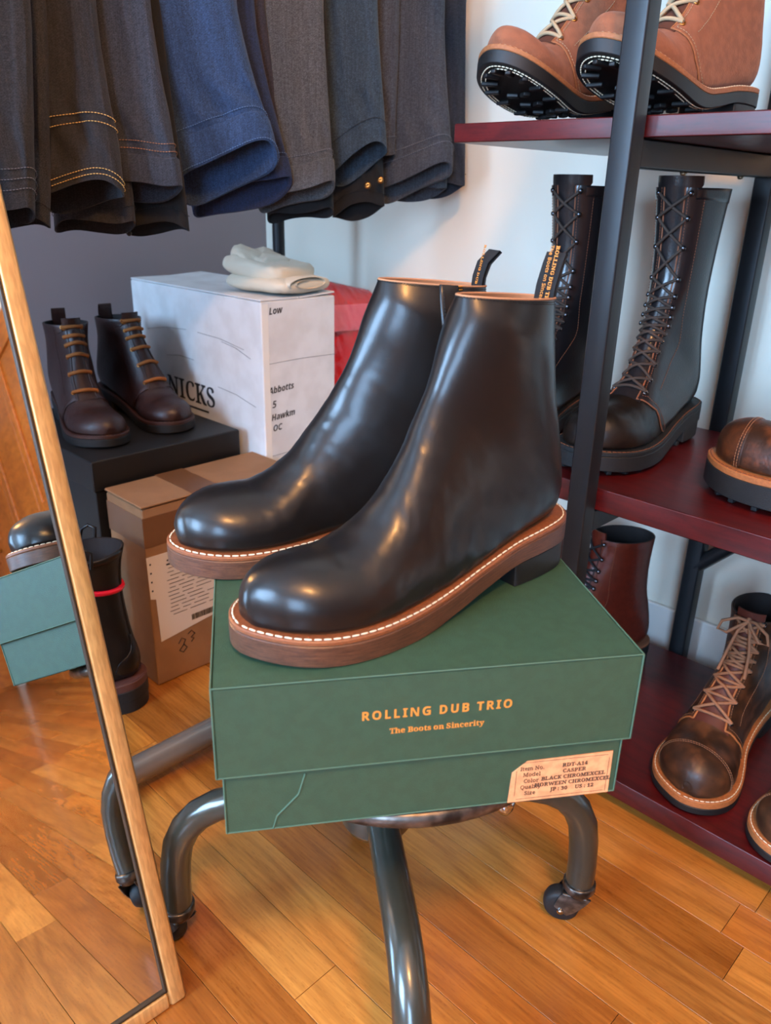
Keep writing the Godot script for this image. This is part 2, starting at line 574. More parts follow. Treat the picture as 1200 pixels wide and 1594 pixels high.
func floor_boards() -> void:
	var fl := Node3D.new()
	fl.name = "floor"
	fl.set_meta("kind", "structure")
	add_child(fl)
	var sub := part("subfloor", box_mesh(Vector3(7.4, 0.1, 3.8), 0.001), M.subfloor, fl)
	sub.position = Vector3(1.9, -0.0705, 0.5)
	var tones := [Color(0.86, 0.79, 0.70), Color(0.96, 0.92, 0.84), Color(1, 1, 0.95), Color(0.78, 0.70, 0.60), Color(0.92, 0.82, 0.70), Color(0.88, 0.85, 0.80), Color(1.0, 0.93, 0.80), Color(0.82, 0.74, 0.66)]
	var woods := []
	for k in tones.size():
		woods.push_back(mat("oak%d" % k, tones[k], 0.27 + 0.02 * (k % 3), {"tex": T.oak, "tri": Vector3(0.85, 1.0, 2.1), "world": true, "off": Vector3(0.37 * k, 0.0, 0.231 * k), "bump": T.soft, "deep": 0.004, "coat": 0.25, "coat_rough": 0.12}))
	var pitch := 0.0585
	var meshes := {}
	var rest := Build.new()
	var z := -1.30 + pitch / 2.0
	var row := 0
	while z < 2.30:
		var x := -1.70 - rng.randf() * 0.5
		while x < 5.50:
			var len_: float = [0.45, 0.62, 0.80, 1.0, 1.25][rng.randi() % 5]
			var x0 := maxf(x, -1.70)
			var x1 := minf(x + len_, 5.50)
			var size := Vector3(x1 - x0 - 0.0005, 0.02, pitch - 0.0005)
			if size.x > 0.03:
				var at := Vector3((x0 + x1) / 2.0, -0.01, z)
				if z < 0.42 and x0 < 2.9:
					var key := int(round(size.x * 1000.0))
					if not meshes.has(key): meshes[key] = box_mesh(size, 0.0005)
					var o := part("plank", meshes[key], woods[rng.randi() % woods.size()], fl)
					o.position = at
				else:
					rest.box(Transform3D(Basis(), at), size, 0.0007)
			x += len_
		z += pitch
		row += 1
	var r := part("planks", rest.done(), woods[0], fl)
	r.set_meta("kind", "stuff")

# ---------------------------------------------------------------- the shelf

func shelf_unit() -> void:
	var sh := thing("boot_shelf", "mahogany and black steel shelf unit holding the boots", "shelf", Vector3(0, 0, 0))
	var specs := [[0.020, 0.050, -0.70], [0.428, 0.458, -0.715], [0.858, 0.880, -0.728], [1.30, 1.322, -0.728]]
	for s in specs:
		var o := part("shelf_board", box_mesh(Vector3(0.62 - s[2], s[1] - s[0], 0.375), 0.0015), M.mahogany, sh)
		o.position = Vector3((0.62 + s[2]) / 2.0, (s[0] + s[1]) / 2.0, -0.8625 - 0.1875)
	var xs := [-0.4735, 0.47]
	for x in xs:
		for z in [-0.847, -1.256]:
			var o := part("post", box_mesh(Vector3(0.027, 1.72, 0.027), 0.0025), M.black_steel, sh)
			o.position = Vector3(x, 0.86, z)
			var foot := part("foot", Build.new().lathe([Vector2(0.0, 0), Vector2(0.013, 0), Vector2(0.013, 0.004), Vector2(0.0, 0.004)], 16).done(), M.caster_rubber, o)
			foot.position = Vector3(0, -0.862, 0)
		for s in specs:
			var y: float = s[0] - 0.0155
			if s[0] < 0.1: continue
			var o := part("crossbar", box_mesh(Vector3(0.024, 0.029, 0.382), 0.002), M.black_steel, sh)
			o.position = Vector3(x, y, -1.0515)
			for dz in [-0.11, 0.06]:
				var sc := part("screw", Build.new().lathe([Vector2(0.0, -0.004), Vector2(0.003, -0.0035), Vector2(0.0045, 0), Vector2(0.0, 0.001)], 12).done(), M.screw_steel, o)
				sc.position = Vector3(0, -0.0148, dz)
	# the slanting braces between the back posts
	for s in [[0, -0.4735, 1], [1, 0.47, -1]]:
		var b := Build.new()
		b.tube([Vector3(s[1] + s[2] * 0.004, 0.217, -1.254), Vector3(s[1] + s[2] * 0.19, 0.415, -1.254)], 0.0125, 8)
		part("brace", b.done(), M.black_steel, sh)

# ---------------------------------------------------------------- the stool

func stool() -> void:
	var st := thing("rolling_stool", "low metal stool on four bent tube legs with casters, carrying the green box", "stool", Vector3(-0.453, 0, -0.468))
	var o := Vector3(0.028, 0, 0.006)
	part("seat", Build.new().lathe([Vector2(0.0, 0.361), Vector2(0.15, 0.361), Vector2(0.155, 0.359), Vector2(0.157, 0.354), Vector2(0.157, 0.349), Vector2(0.154, 0.346), Vector2(0.13, 0.339), Vector2(0.08, 0.334), Vector2(0.0, 0.333)], 64, Transform3D(Basis(), o)).done(), M.worn_metal, st)
	part("column", Build.new().lathe([Vector2(0.0, 0.17), Vector2(0.017, 0.17), Vector2(0.017, 0.30), Vector2(0.03, 0.305), Vector2(0.045, 0.335), Vector2(0.0, 0.336)], 28).done(), M.worn_metal, st)
	part("hub", Build.new().lathe([Vector2(0.0, 0.185), Vector2(0.034, 0.187), Vector2(0.038, 0.195), Vector2(0.038, 0.232), Vector2(0.033, 0.24), Vector2(0.0, 0.24)], 32).done(), M.stool_enamel, st)
	var ends := [Vector3(0.183, 0, 0.138), Vector3(0.139, 0, -0.198), Vector3(-0.155, 0, -0.13), Vector3(-0.158, 0, 0.152)]
	var swivel := [Vector3(0.75, 0, -0.66), Vector3(-0.69, 0, 0.35), Vector3(-0.5, 0, -0.8), Vector3(-0.75, 0, 0.1)]
	for k in 4:
		var end: Vector3 = ends[k]
		var far := end.length()
		var d: Vector3 = end / far
		var pts := []
		for q in [[-1.0, 0.214], [0.07, 0.213], [0.115, 0.212], [0.14, 0.209], [0.163, 0.201], [0.183, 0.188], [0.198, 0.170], [0.208, 0.147], [0.2125, 0.120], [0.2145, 0.09], [0.215, 0.056]]:
			pts.push_back(d * (0.02 if q[0] < 0.0 else q[0] + far - 0.215) + Vector3(0, q[1], 0))
		var leg := part("leg", Build.new().tube(pts, 0.0163, 20).done(), M.stool_enamel, st)
		part("collar", Build.new().lathe([Vector2(0.0, 0.062), Vector2(0.0175, 0.062), Vector2(0.0188, 0.059), Vector2(0.0188, 0.052), Vector2(0.016, 0.048), Vector2(0.014, 0.044), Vector2(0.0, 0.044)], 24, Transform3D(Basis(), end)).done(), M.worn_metal, leg)
		var s: Vector3 = swivel[k].normalized()
		var side := s.cross(Vector3.UP)
		var hubp := end + s * 0.017 + Vector3(0, 0.0215, 0)
		# fork: a bent plate hugging each side of the wheel
		var f := Build.new()
		for e in [-1, 1]:
			var rows := []
			for q in 7:
				var t := q / 6.0
				var c: Vector3 = (end + Vector3(0, 0.047, 0)).lerp(hubp, t) + side * e * lerpf(0.012, 0.0135, t)
				var w := lerpf(0.015, 0.009, t * t)
				var across := (s * 0.8 + Vector3(0, 0.5 * t, 0)).normalized()
				rows.push_back(PackedVector3Array([c - across * w - side * 0.0012, c + across * w - side * 0.0012, c + across * w + side * 0.0012, c - across * w + side * 0.0012]))
			f.grid(rows, true, true, true)
		f.box(Transform3D(Basis(s, Vector3.UP, side), end + Vector3(0, 0.046, 0) + s * 0.003), Vector3(0.03, 0.005, 0.027), 0.002)
		part("fork", f.done(), M.worn_metal, leg)
		var ax := Transform3D(Basis(s, side, s.cross(side)), hubp)
		part("wheel", Build.new().lathe([Vector2(0.006, -0.0105), Vector2(0.016, -0.0105), Vector2(0.0198, -0.008), Vector2(0.0213, -0.003), Vector2(0.0213, 0.003), Vector2(0.0198, 0.008), Vector2(0.016, 0.0105), Vector2(0.006, 0.0105)], 32, ax).done(), M.caster_rubber, leg)
		part("axle", Build.new().lathe([Vector2(0.0, -0.0165), Vector2(0.004, -0.016), Vector2(0.004, 0.016), Vector2(0.0, 0.0165)], 14, ax).done(), M.chrome, leg)
		var nut := d * 0.14
		part("dome_nut", Build.new().lathe([Vector2(0.0, 0.176), Vector2(0.007, 0.178), Vector2(0.0105, 0.185), Vector2(0.0115, 0.196), Vector2(0.0, 0.2)], 18, Transform3D(Basis(), nut)).done(), M.chrome, leg)

# ---------------------------------------------------------------- the green box

func panels(size: Vector3, t: float, open_up: bool, at := Vector3.ZERO) -> ArrayMesh:
	# a tray of five card panels, open above (body) or below (lid)
	var b := Build.new()
	var h := size / 2.0
	var e := minf(0.0012, t * 0.4)
	b.box(Transform3D(Basis(), at + Vector3(0, (-h.y + t / 2) if open_up else (h.y - t / 2), 0)), Vector3(size.x, t, size.z), e)
	for s in [-1, 1]:
		b.box(Transform3D(Basis(), at + Vector3(s * (h.x - t / 2), 0, 0)), Vector3(t, size.y, size.z), e)
		b.box(Transform3D(Basis(), at + Vector3(0, 0, s * (h.z - t / 2))), Vector3(size.x, size.y, t), e)
	return b.done()

func shoe_box() -> void:
	var b := thing("green_shoe_box", "dark green shoe box with gold lettering on the stool, under the black boots", "box", Vector3(-0.3794, 0.3615, -0.4232), deg_to_rad(54.62))
	var body := part("body", panels(Vector3(0.3015, 0.122, 0.188), 0.0022, true, Vector3(0, 0.061, 0)), M.green_paper, b)
	var lid := part("lid", panels(Vector3(0.3105, 0.075, 0.196), 0.0025, false, Vector3(0, 0.1285 - 0.0375, 0)), M.green_paper, b)
	# scuffed pale edges of the card
	var w := Build.new()
	var hx := 0.15515; var hz := 0.0979
	for s in [-1, 1]:
		w.tube([Vector3(-hx, 0.1283, s * hz), Vector3(0, 0.1284, s * hz), Vector3(hx, 0.1283, s * hz)], 0.0007, 6)
		w.tube([Vector3(s * hx, 0.1283, -hz), Vector3(s * hx, 0.1283, hz)], 0.0007, 6)
		w.tube([Vector3(-hx, 0.0537, s * hz), Vector3(hx, 0.0537, s * hz)], 0.0006, 6)
		w.tube([Vector3(s * hx, 0.0537, -hz), Vector3(s * hx, 0.0537, hz)], 0.0006, 6)
		for r in [-1, 1]: w.tube([Vector3(s * hx, 0.0537, r * hz), Vector3(s * hx, 0.1283, r * hz)], 0.0008, 6)
	part("worn_edge", w.done(), M.green_edge, lid)
	var w2 := Build.new()
	for s in [-1, 1]:
		for r in [-1, 1]: w2.tube([Vector3(s * 0.1507, 0.0005, r * 0.0939), Vector3(s * 0.1507, 0.06, r * 0.0939)], 0.0008, 6)
		w2.tube([Vector3(-0.1507, 0.0006, s * 0.0939), Vector3(0.1507, 0.0006, s * 0.0939)], 0.0007, 6)
	# a raised crease across the lower left of the front
	w2.tube([Vector3(-0.093, 0.048, 0.0941), Vector3(-0.098, 0.030, 0.0942), Vector3(-0.114, 0.012, 0.0942), Vector3(-0.117, 0.001, 0.0941)], 0.0007, 6)
	part("worn_edge", w2.done(), M.green_edge, body)
	var face := Transform3D(Basis(), Vector3(0.002, 0.0957, 0.0981))
	words("lettering", "ROLLING DUB TRIO", 0.0100, M.gold_foil, lid, face, "Droid Sans", true, 6.0)
	words("lettering", "The Boots on Sincerity", 0.0062, M.gold_foil, lid, Transform3D(Basis(), Vector3(0.002, 0.0812, 0.0981)), "Droid Serif", true)
	# maker's label with one clipped corner
	var lab := Build.new()
	var rim := [Vector2(0.0625, 0.0005), Vector2(0.1455, 0.0005), Vector2(0.1447, 0.0405), Vector2(0.0755, 0.0385), Vector2(0.0640, 0.029)]
	var front := PackedVector3Array(); var back := PackedVector3Array()
	for p in rim:
		front.push_back(Vector3(p.x, p.y, 0.0948)); back.push_back(Vector3(p.x, p.y, 0.0941))
	lab.grid([back, front], true, true, true)
	var label := part("label", lab.done(), M.label_paper, body)
	label.set_meta("label", "tan paper label with printed size and model")
	var rows := [["Item No.", "RDT-A14"], ["Model", "CASPER"], ["Color", "BLACK CHROMEXCEL"], ["Quality", "HORWEEN CHROMEXCEL"], ["Size", "JP : 30     US : 12"]]
	for k in 5:
		var y := 0.0318 - 0.0056 * k
		words("print", rows[k][0], 0.0027, M.label_ink, label, Transform3D(Basis(), Vector3(0.0800, y - 0.0003 * k, 0.0949)), "Droid Serif")
		words("print", rows[k][1], 0.00185, M.label_ink, label, Transform3D(Basis(), Vector3(0.1145, y, 0.0949)), "Droid Serif", true)
	var line := Build.new()
	for y in [0.003, 0.0375]:
		line.box(Transform3D(Basis(), Vector3(0.105, y, 0.0949)), Vector3(0.072, 0.0003, 0.0002), 0.00005)
	for x in [0.0675, 0.1425]:
		line.box(Transform3D(Basis(), Vector3(x, 0.0185, 0.0949)), Vector3(0.0003, 0.033 if x > 0.1 else 0.024, 0.0002), 0.00005)
	many(part("border_line", line.done(), M.label_ink, label))

# ---------------------------------------------------------------- the mirror and the clothes rack

func mirror() -> void:
	var lean := deg_to_rad(14.5)
	var dm := Vector3(0.0523, 0, -0.9986).normalized()
	var nn := Vector3(0.9986, 0, 0.0523).normalized()
	var up := Vector3(0, cos(lean), 0) - nn * sin(lean)
	var n := nn * cos(lean) + Vector3(0, sin(lean), 0)
	var m := thing("leaning_mirror", "tall mirror in a thin brass frame leaning at the left", "mirror")
	m.transform = Transform3D(Basis(dm, up, n), Vector3(-0.5516, 0.0, -0.2847))
	var w := 0.44; var h := 1.66; var f := 0.0185
	var glass := part("glass", box_mesh(Vector3(w - f, h - f, 0.004), 0.0002), M.mirror_glass, m)
	glass.position = Vector3(-w / 2, h / 2, -0.004)
	var b := Build.new()
	for x in [-f / 2, -w + f / 2]: b.box(Transform3D(Basis(), Vector3(x, h / 2, -0.008)), Vector3(f, h, 0.022), 0.003)
	for y in [f / 2, h - f / 2]: b.box(Transform3D(Basis(), Vector3(-w / 2, y, -0.008)), Vector3(w - 2 * f, f, 0.022), 0.003)
	part("frame", b.done(), M.brass_frame, m)
	var c := Build.new()
	for x in [-f - 0.0012, -w + f + 0.0012]: c.box(Transform3D(Basis(), Vector3(x, h / 2, -0.001)), Vector3(0.0026, h - 2 * f, 0.005), 0.0005)
	for y in [f + 0.0012, h - f - 0.0012]: c.box(Transform3D(Basis(), Vector3(-w / 2, y, -0.001)), Vector3(w - 2 * f, 0.0026, 0.005), 0.0005)
	part("inner_bead", c.done(), M.dark_bead, m)
	var bk := part("backing", box_mesh(Vector3(w - 0.01, h - 0.01, 0.006), 0.001), M.black_card, m)
	bk.position = Vector3(-w / 2, h / 2, -0.012)

func clothes_rack() -> void:
	var r := thing("clothes_rack", "black steel clothes rack with a grey floor tube, behind the mirror", "rack")
	for z in [-1.065, 0.95]:
		var p := Build.new()
		p.tube([Vector3(-1.35, 0.03, z), Vector3(-1.35, 1.62, z)], 0.0125, 16)
		part("upright", p.done(), M.black_steel, r)
		part("arm", Build.new().tube([Vector3(-1.35, 1.615, z), Vector3(-1.0, 1.615, z)], 0.0125, 12).done(), M.black_steel, r)
		part("foot", Build.new().tube([Vector3(-1.36, 0.017, z), Vector3(-0.872, 0.017, z)], 0.0155, 14).done(), M.gunmetal, r)
	part("rail", Build.new().tube([Vector3(-1.05, 1.615, -1.27), Vector3(-1.05, 1.615, 1.0)], 0.0125, 16).done(), M.black_steel, r)
	part("floor_tube", Build.new().tube([Vector3(-0.866, 0.037, -1.08), Vector3(-0.866, 0.037, 1.0)], 0.0195, 24).done(), M.gunmetal, r)

# ---------------------------------------------------------------- boxes in the corner

func stroke(b: Build, pts: Array, r := 0.0011) -> void:
	b.tube(pts, r, 5, true, 0.4)

func storage_boxes() -> void:
	# white tall carton
	var w := thing("white_carton", "tall white cardboard carton with black print, under the folded cloth", "box", Vector3(-1.375, 0.272, -0.9515))
	var body := part("body", box_mesh(Vector3(0.45, 0.341, 0.176), 0.003, Vector3(0, 0.1705, 0)), M.white_card, w)
	var flap := Build.new()
	flap.box(Transform3D(Basis(), Vector3(0.0, 0.3428, 0.044)), Vector3(0.448, 0.0035, 0.087), 0.001)
	flap.box(Transform3D(Basis(Vector3.RIGHT, 0.05), Vector3(0.0, 0.3445, -0.044)), Vector3(0.448, 0.0035, 0.086), 0.001)
	part("top_flap", flap.done(), M.white_card, w)
	part("corner_tape", box_mesh(Vector3(0.0008, 0.335, 0.014), 0.0003, Vector3(0.2254, 0.17, 0.0795)), M.trim_paint, w)
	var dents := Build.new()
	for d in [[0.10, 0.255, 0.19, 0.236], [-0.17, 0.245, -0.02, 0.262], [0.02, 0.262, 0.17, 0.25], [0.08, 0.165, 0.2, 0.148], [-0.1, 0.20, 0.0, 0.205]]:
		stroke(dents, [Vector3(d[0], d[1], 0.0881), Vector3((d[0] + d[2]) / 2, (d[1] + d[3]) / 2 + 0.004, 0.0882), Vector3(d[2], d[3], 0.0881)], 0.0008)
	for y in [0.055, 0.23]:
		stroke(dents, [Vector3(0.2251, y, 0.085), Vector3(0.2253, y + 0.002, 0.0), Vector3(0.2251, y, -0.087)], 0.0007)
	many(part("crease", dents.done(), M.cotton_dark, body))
	words("print", "NICKS", 0.058, M.print_black, body, Transform3D(Basis().scaled(Vector3(0.95, 1, 1)), Vector3(-0.018, 0.138, 0.0881)), "Droid Serif", true)
	part("print_line", box_mesh(Vector3(0.085, 0.004, 0.0005), 0.0001, Vector3(0.0, 0.106, 0.0882)), M.print_black, body)
	var side := Basis(Vector3.UP, PI / 2) * Basis(Vector3.BACK, 0.06)
	for k in [["Low", 0.055, 0.324, 0.0165], ["Abbotts", 0.046, 0.182, 0.0165], ["5", 0.064, 0.154, 0.018], ["Hawkm", 0.043, 0.131, 0.0165], ["OC", 0.058, 0.109, 0.0165]]:
		words("handwriting", k[0], k[3], M.marker, body, Transform3D(side * Basis(Vector3(0.95, 0, 0), Vector3(0.22, 1, 0), Vector3(0, 0, 1)), Vector3(0.2252, k[2], k[1])), "Droid Sans", true)
	var under := thing("brown_carton", "brown carton standing on the floor, hidden under the white carton", "box", Vector3(-1.40, 0, -0.955))
	part("body", box_mesh(Vector3(0.39, 0.271, 0.165), 0.003, Vector3(0, 0.1355, 0)), M.kraft, under)
	# brown parcel with a shipping label
	var c := thing("parcel", "brown cardboard parcel with a torn shipping label, in front of the white carton", "box", Vector3(-1.1305, 0, -0.7105))
	var cb := part("body", box_mesh(Vector3(0.115, 0.326, 0.299), 0.003, Vector3(0, 0.163, 0)), M.kraft, c)
	part("top_flap", box_mesh(Vector3(0.118, 0.0045, 0.302), 0.0015, Vector3(0.0005, 0.3295, 0)), M.kraft, c)
	var tp := Build.new()
	tp.box(Transform3D(Basis(), Vector3(0, 0.3321, 0.03)), Vector3(0.1185, 0.0006, 0.055), 0.0002)
	tp.box(Transform3D(Basis(), Vector3(0.0578, 0.285, 0.0)), Vector3(0.0006, 0.052, 0.2992), 0.0002)
	tp.box(Transform3D(Basis(), Vector3(0.0, 0.285, 0.1498)), Vector3(0.1150, 0.052, 0.0006), 0.0002)
	part("tape", tp.done(), M.kraft_tape, c)
	var lab := Build.new()
	var rim := [Vector2(0.1495, 0.243), Vector2(0.012, 0.241), Vector2(0.020, 0.098), Vector2(0.137, 0.083), Vector2(0.139, 0.165), Vector2(0.1485, 0.168)]
	var fr := PackedVector3Array(); var bk := PackedVector3Array()
	for p in rim:
		fr.push_back(Vector3(0.0583, p.y, p.x)); bk.push_back(Vector3(0.0573, p.y, p.x))
	lab.grid([bk, fr], true, true, true)
	var label := part("shipping_label", lab.done(), M.paper, c)
	var ink := Build.new()
	var lr := RandomNumberGenerator.new()
	lr.seed = 3
	for k in 15:
		var y := 0.228 - k * 0.0073
		var z0 := 0.118 - lr.randf() * 0.008
		for q in 2 + lr.randi() % 3:
			var len_ := 0.01 + lr.randf() * 0.022
			ink.box(Transform3D(Basis(), Vector3(0.0585, y, z0 - len_ / 2)), Vector3(0.0003, 0.0011 if k > 1 else 0.003, len_), 0.0001)
			z0 -= len_ + 0.006
	var z := 0.075
	for k in 26:
		var bw := 0.0008 + lr.randf() * 0.0014
		ink.box(Transform3D(Basis(), Vector3(0.0585, 0.107, z)), Vector3(0.0003, 0.011, bw), 0.0001)
		z -= bw + 0.0006
	for k in 4:
		ink.box(Transform3D(Basis(), Vector3(0.0585, 0.23 - k * 0.016, 0.144)), Vector3(0.0003, 0.003, 0.003), 0.0001)
	many(part("print", ink.done(), M.print_black, label))
	var hand := Build.new()
	stroke(hand, [Vector3(0.058, 0.066, 0.105), Vector3(0.058, 0.075, 0.098), Vector3(0.058, 0.069, 0.091), Vector3(0.058, 0.060, 0.096), Vector3(0.058, 0.052, 0.104), Vector3(0.058, 0.046, 0.097), Vector3(0.058, 0.053, 0.089), Vector3(0.058, 0.061, 0.095)])
	stroke(hand, [Vector3(0.058, 0.078, 0.086), Vector3(0.058, 0.082, 0.078), Vector3(0.058, 0.074, 0.072), Vector3(0.058, 0.069, 0.08), Vector3(0.058, 0.065, 0.074), Vector3(0.058, 0.06, 0.08)])
	part("handwriting", hand.done(), M.marker, c)
	# two black shoe boxes
	for k in 2:
		var y0: float = [0.0, 0.199][k]
		var h: float = [0.198, 0.177][k]
		var d := thing("black_shoe_box", ["matt black shoe box on the floor, lower of the two", "matt black shoe box carrying the dark brown laced boots"][k], "box", Vector3(-1.385, y0, -0.695))
		part("body", box_mesh(Vector3(0.362, h - 0.002, 0.288), 0.002, Vector3(0, (h - 0.002) / 2, 0)), M.black_card, d)
		part("lid", box_mesh(Vector3(0.37, 0.055, 0.296), 0.003, Vector3(0, h - 0.0275, 0)), M.black_card, d)

# ---------------------------------------------------------------- boots
# Boot axes: x from the heel to the toe, y up, z to the inner side of a left foot (a right boot is mirrored).

# one boot's upper as a surface S(v, a): v counts the sections from the toe tip to the top, a runs once round each section (0 at the sole or the back, 0.5 on the front ridge)
class Last:
	var rows = []
	var steps: int = 5
	var flip = false
	var top = 0.0

	func loop_at(v: float) -> Array:
		var f = clampf(v * steps, 0.0, rows.size() - 1.001)
		return [rows[int(f)], rows[int(f) + 1], f - int(f)]

	func S(v: float, a: float) -> Vector3:
		var l = loop_at(v)
		var n: int = l[0].size()
		var g = fposmod(a, 1.0) * n
		var j = int(g) % n
		var t = g - int(g)
		var p: Vector3 = l[0][j].lerp(l[0][(j + 1) % n], t)
		return p.lerp(l[1][j].lerp(l[1][(j + 1) % n], t), l[2])

	func N(v: float, a: float) -> Vector3:
		var e = 0.012
		var dv = S(minf(v + 0.15, top), a) - S(maxf(v - 0.15, 0.0), a)
		var da = S(v, a + e) - S(v, a - e)
		var n = dv.cross(da).normalized()
		var c = (S(v, 0.0) + S(v, 0.5) + S(v, 0.25) + S(v, 0.75)) / 4.0
		return n if n.dot(S(v, a) - c) > 0.0 else -n

	func at(v: float, a: float, lift: float) -> Vector3:
		return S(v, a) + N(v, a) * lift

func foot_outline(k: float, width: float) -> PackedVector2Array:
	var c = [[0.315, 0.008], [0.309, 0.026], [0.293, 0.040], [0.27, 0.0475], [0.24, 0.0475], [0.205, 0.041], [0.165, 0.032], [0.125, 0.0285], [0.085, 0.030], [0.05, 0.0325], [0.022, 0.028], [0.006, 0.015],
		[0.001, 0.0], [0.006, -0.015], [0.022, -0.028], [0.05, -0.033], [0.085, -0.034], [0.125, -0.037], [0.165, -0.0425], [0.205, -0.048], [0.24, -0.049], [0.27, -0.043], [0.293, -0.030], [0.309, -0.010]]
	var out = PackedVector2Array()
	var n = c.size()
	for i in n:
		for s in 5:
			var t = s / 5.0
			var p = Vector2.ZERO
			for q in 2:
				p[q] = cubic_interpolate(c[i][q], c[(i + 1) % n][q], c[(i + n - 1) % n][q], c[(i + 2) % n][q], t)
			out.push_back(Vector2(p.x * k, p.y * k * width))
	return out

func half_widths(o: PackedVector2Array, x: float) -> Vector2:
	# (lateral z, medial z) of an outline at x
	var lo = 0.0; var hi = 0.0; var any = false
	for i in o.size():
		var a = o[i]; var b = o[(i + 1) % o.size()]
		if (a.x - x) * (b.x - x) <= 0.0 and absf(a.x - b.x) > 1e-9:
			var z = lerpf(a.y, b.y, (x - a.x) / (b.x - a.x))
			if not any: lo = z; hi = z
			any = true
			lo = minf(lo, z); hi = maxf(hi, z)
	return Vector2(lo, hi)

func wider(o: PackedVector2Array, off: float) -> PackedVector2Array:
	var out = PackedVector2Array()
	var n = o.size()
	for i in n:
		var d = (o[(i + 1) % n] - o[(i + n - 1) % n]).normalized()
		out.push_back(o[i] + Vector2(d.y, -d.x) * off)
	return out

var spring = 0.0      # how far the toe of the boot being built is bent up

func toe_spring(x: float, k: float) -> float:
	return spring * k * pow(maxf(0.0, x / k - 0.15) / 0.165, 1.6)

func feather(x: float, k: float, lift: float) -> float:
	return smooth_table([[0.0, 0.046], [0.03, 0.0455], [0.08, 0.041], [0.12, 0.033], [0.17, 0.0245], [0.22, 0.0215], [0.27, 0.0215], [0.32, 0.0245]], x / k) * k + lift + toe_spring(x, k)

func tread(x: float, k: float) -> float:
	return smooth_table([[0.0, 0.024], [0.05, 0.0235], [0.085, 0.021], [0.12, 0.013], [0.16, 0.005], [0.195, 0.0], [0.235, 0.0], [0.28, 0.001], [0.32, 0.0038]], x / k) * k + toe_spring(x, k)

func smooth_table(t: Array, x: float) -> float:
	var n = t.size()
	if x <= t[0][0]: return t[0][1]
	for i in n - 1:
		if x <= t[i + 1][0]:
			var u: float = (x - t[i][0]) / (t[i + 1][0] - t[i][0])
			return cubic_interpolate(t[i][1], t[i + 1][1], t[maxi(i - 1, 0)][1], t[mini(i + 2, n - 1)][1], u)
	return t[n - 1][1]

# a layer of the sole between two heights, rounded a little at both edges
func sole_layer(outline: PackedVector2Array, off: float, top_y: Callable, low_y: Callable, side: float, x_to := 9.0, round_ := 0.0009) -> ArrayMesh:
	var o = wider(outline, off)
	var o_in = wider(outline, off - round_)
	var o_deep = wider(outline, off - 0.012)
	var cut = half_widths(o, minf(x_to, 0.2))
	var rows = []
	for spec in [[o_deep, 0, 0.0], [o_in, 0, 0.0], [o_in, 0, 0.0], [o, 0, round_], [o, 0, round_], [o, 1, -round_], [o, 1, -round_], [o_in, 1, 0.0], [o_in, 1, 0.0], [o_deep, 1, 0.0]]:
		var row = PackedVector3Array()
		for i in spec[0].size():
			var p: Vector2 = spec[0][i]
			var x = minf(p.x, x_to - (0.0 if spec[0] == o else round_ * 0.5))
			if p.x > x_to: p.y = clampf(p.y, cut.x, cut.y) * clampf(1.0 - (p.x - x_to) / 0.12, 0.0, 1.0)
			var y: float = (low_y if spec[1] == 0 else top_y).call(x) + spec[2]
			row.push_back(Vector3(x, y, p.y * side))
		rows.push_back(row)
	return Build.new().grid(rows, true, true, true).done()

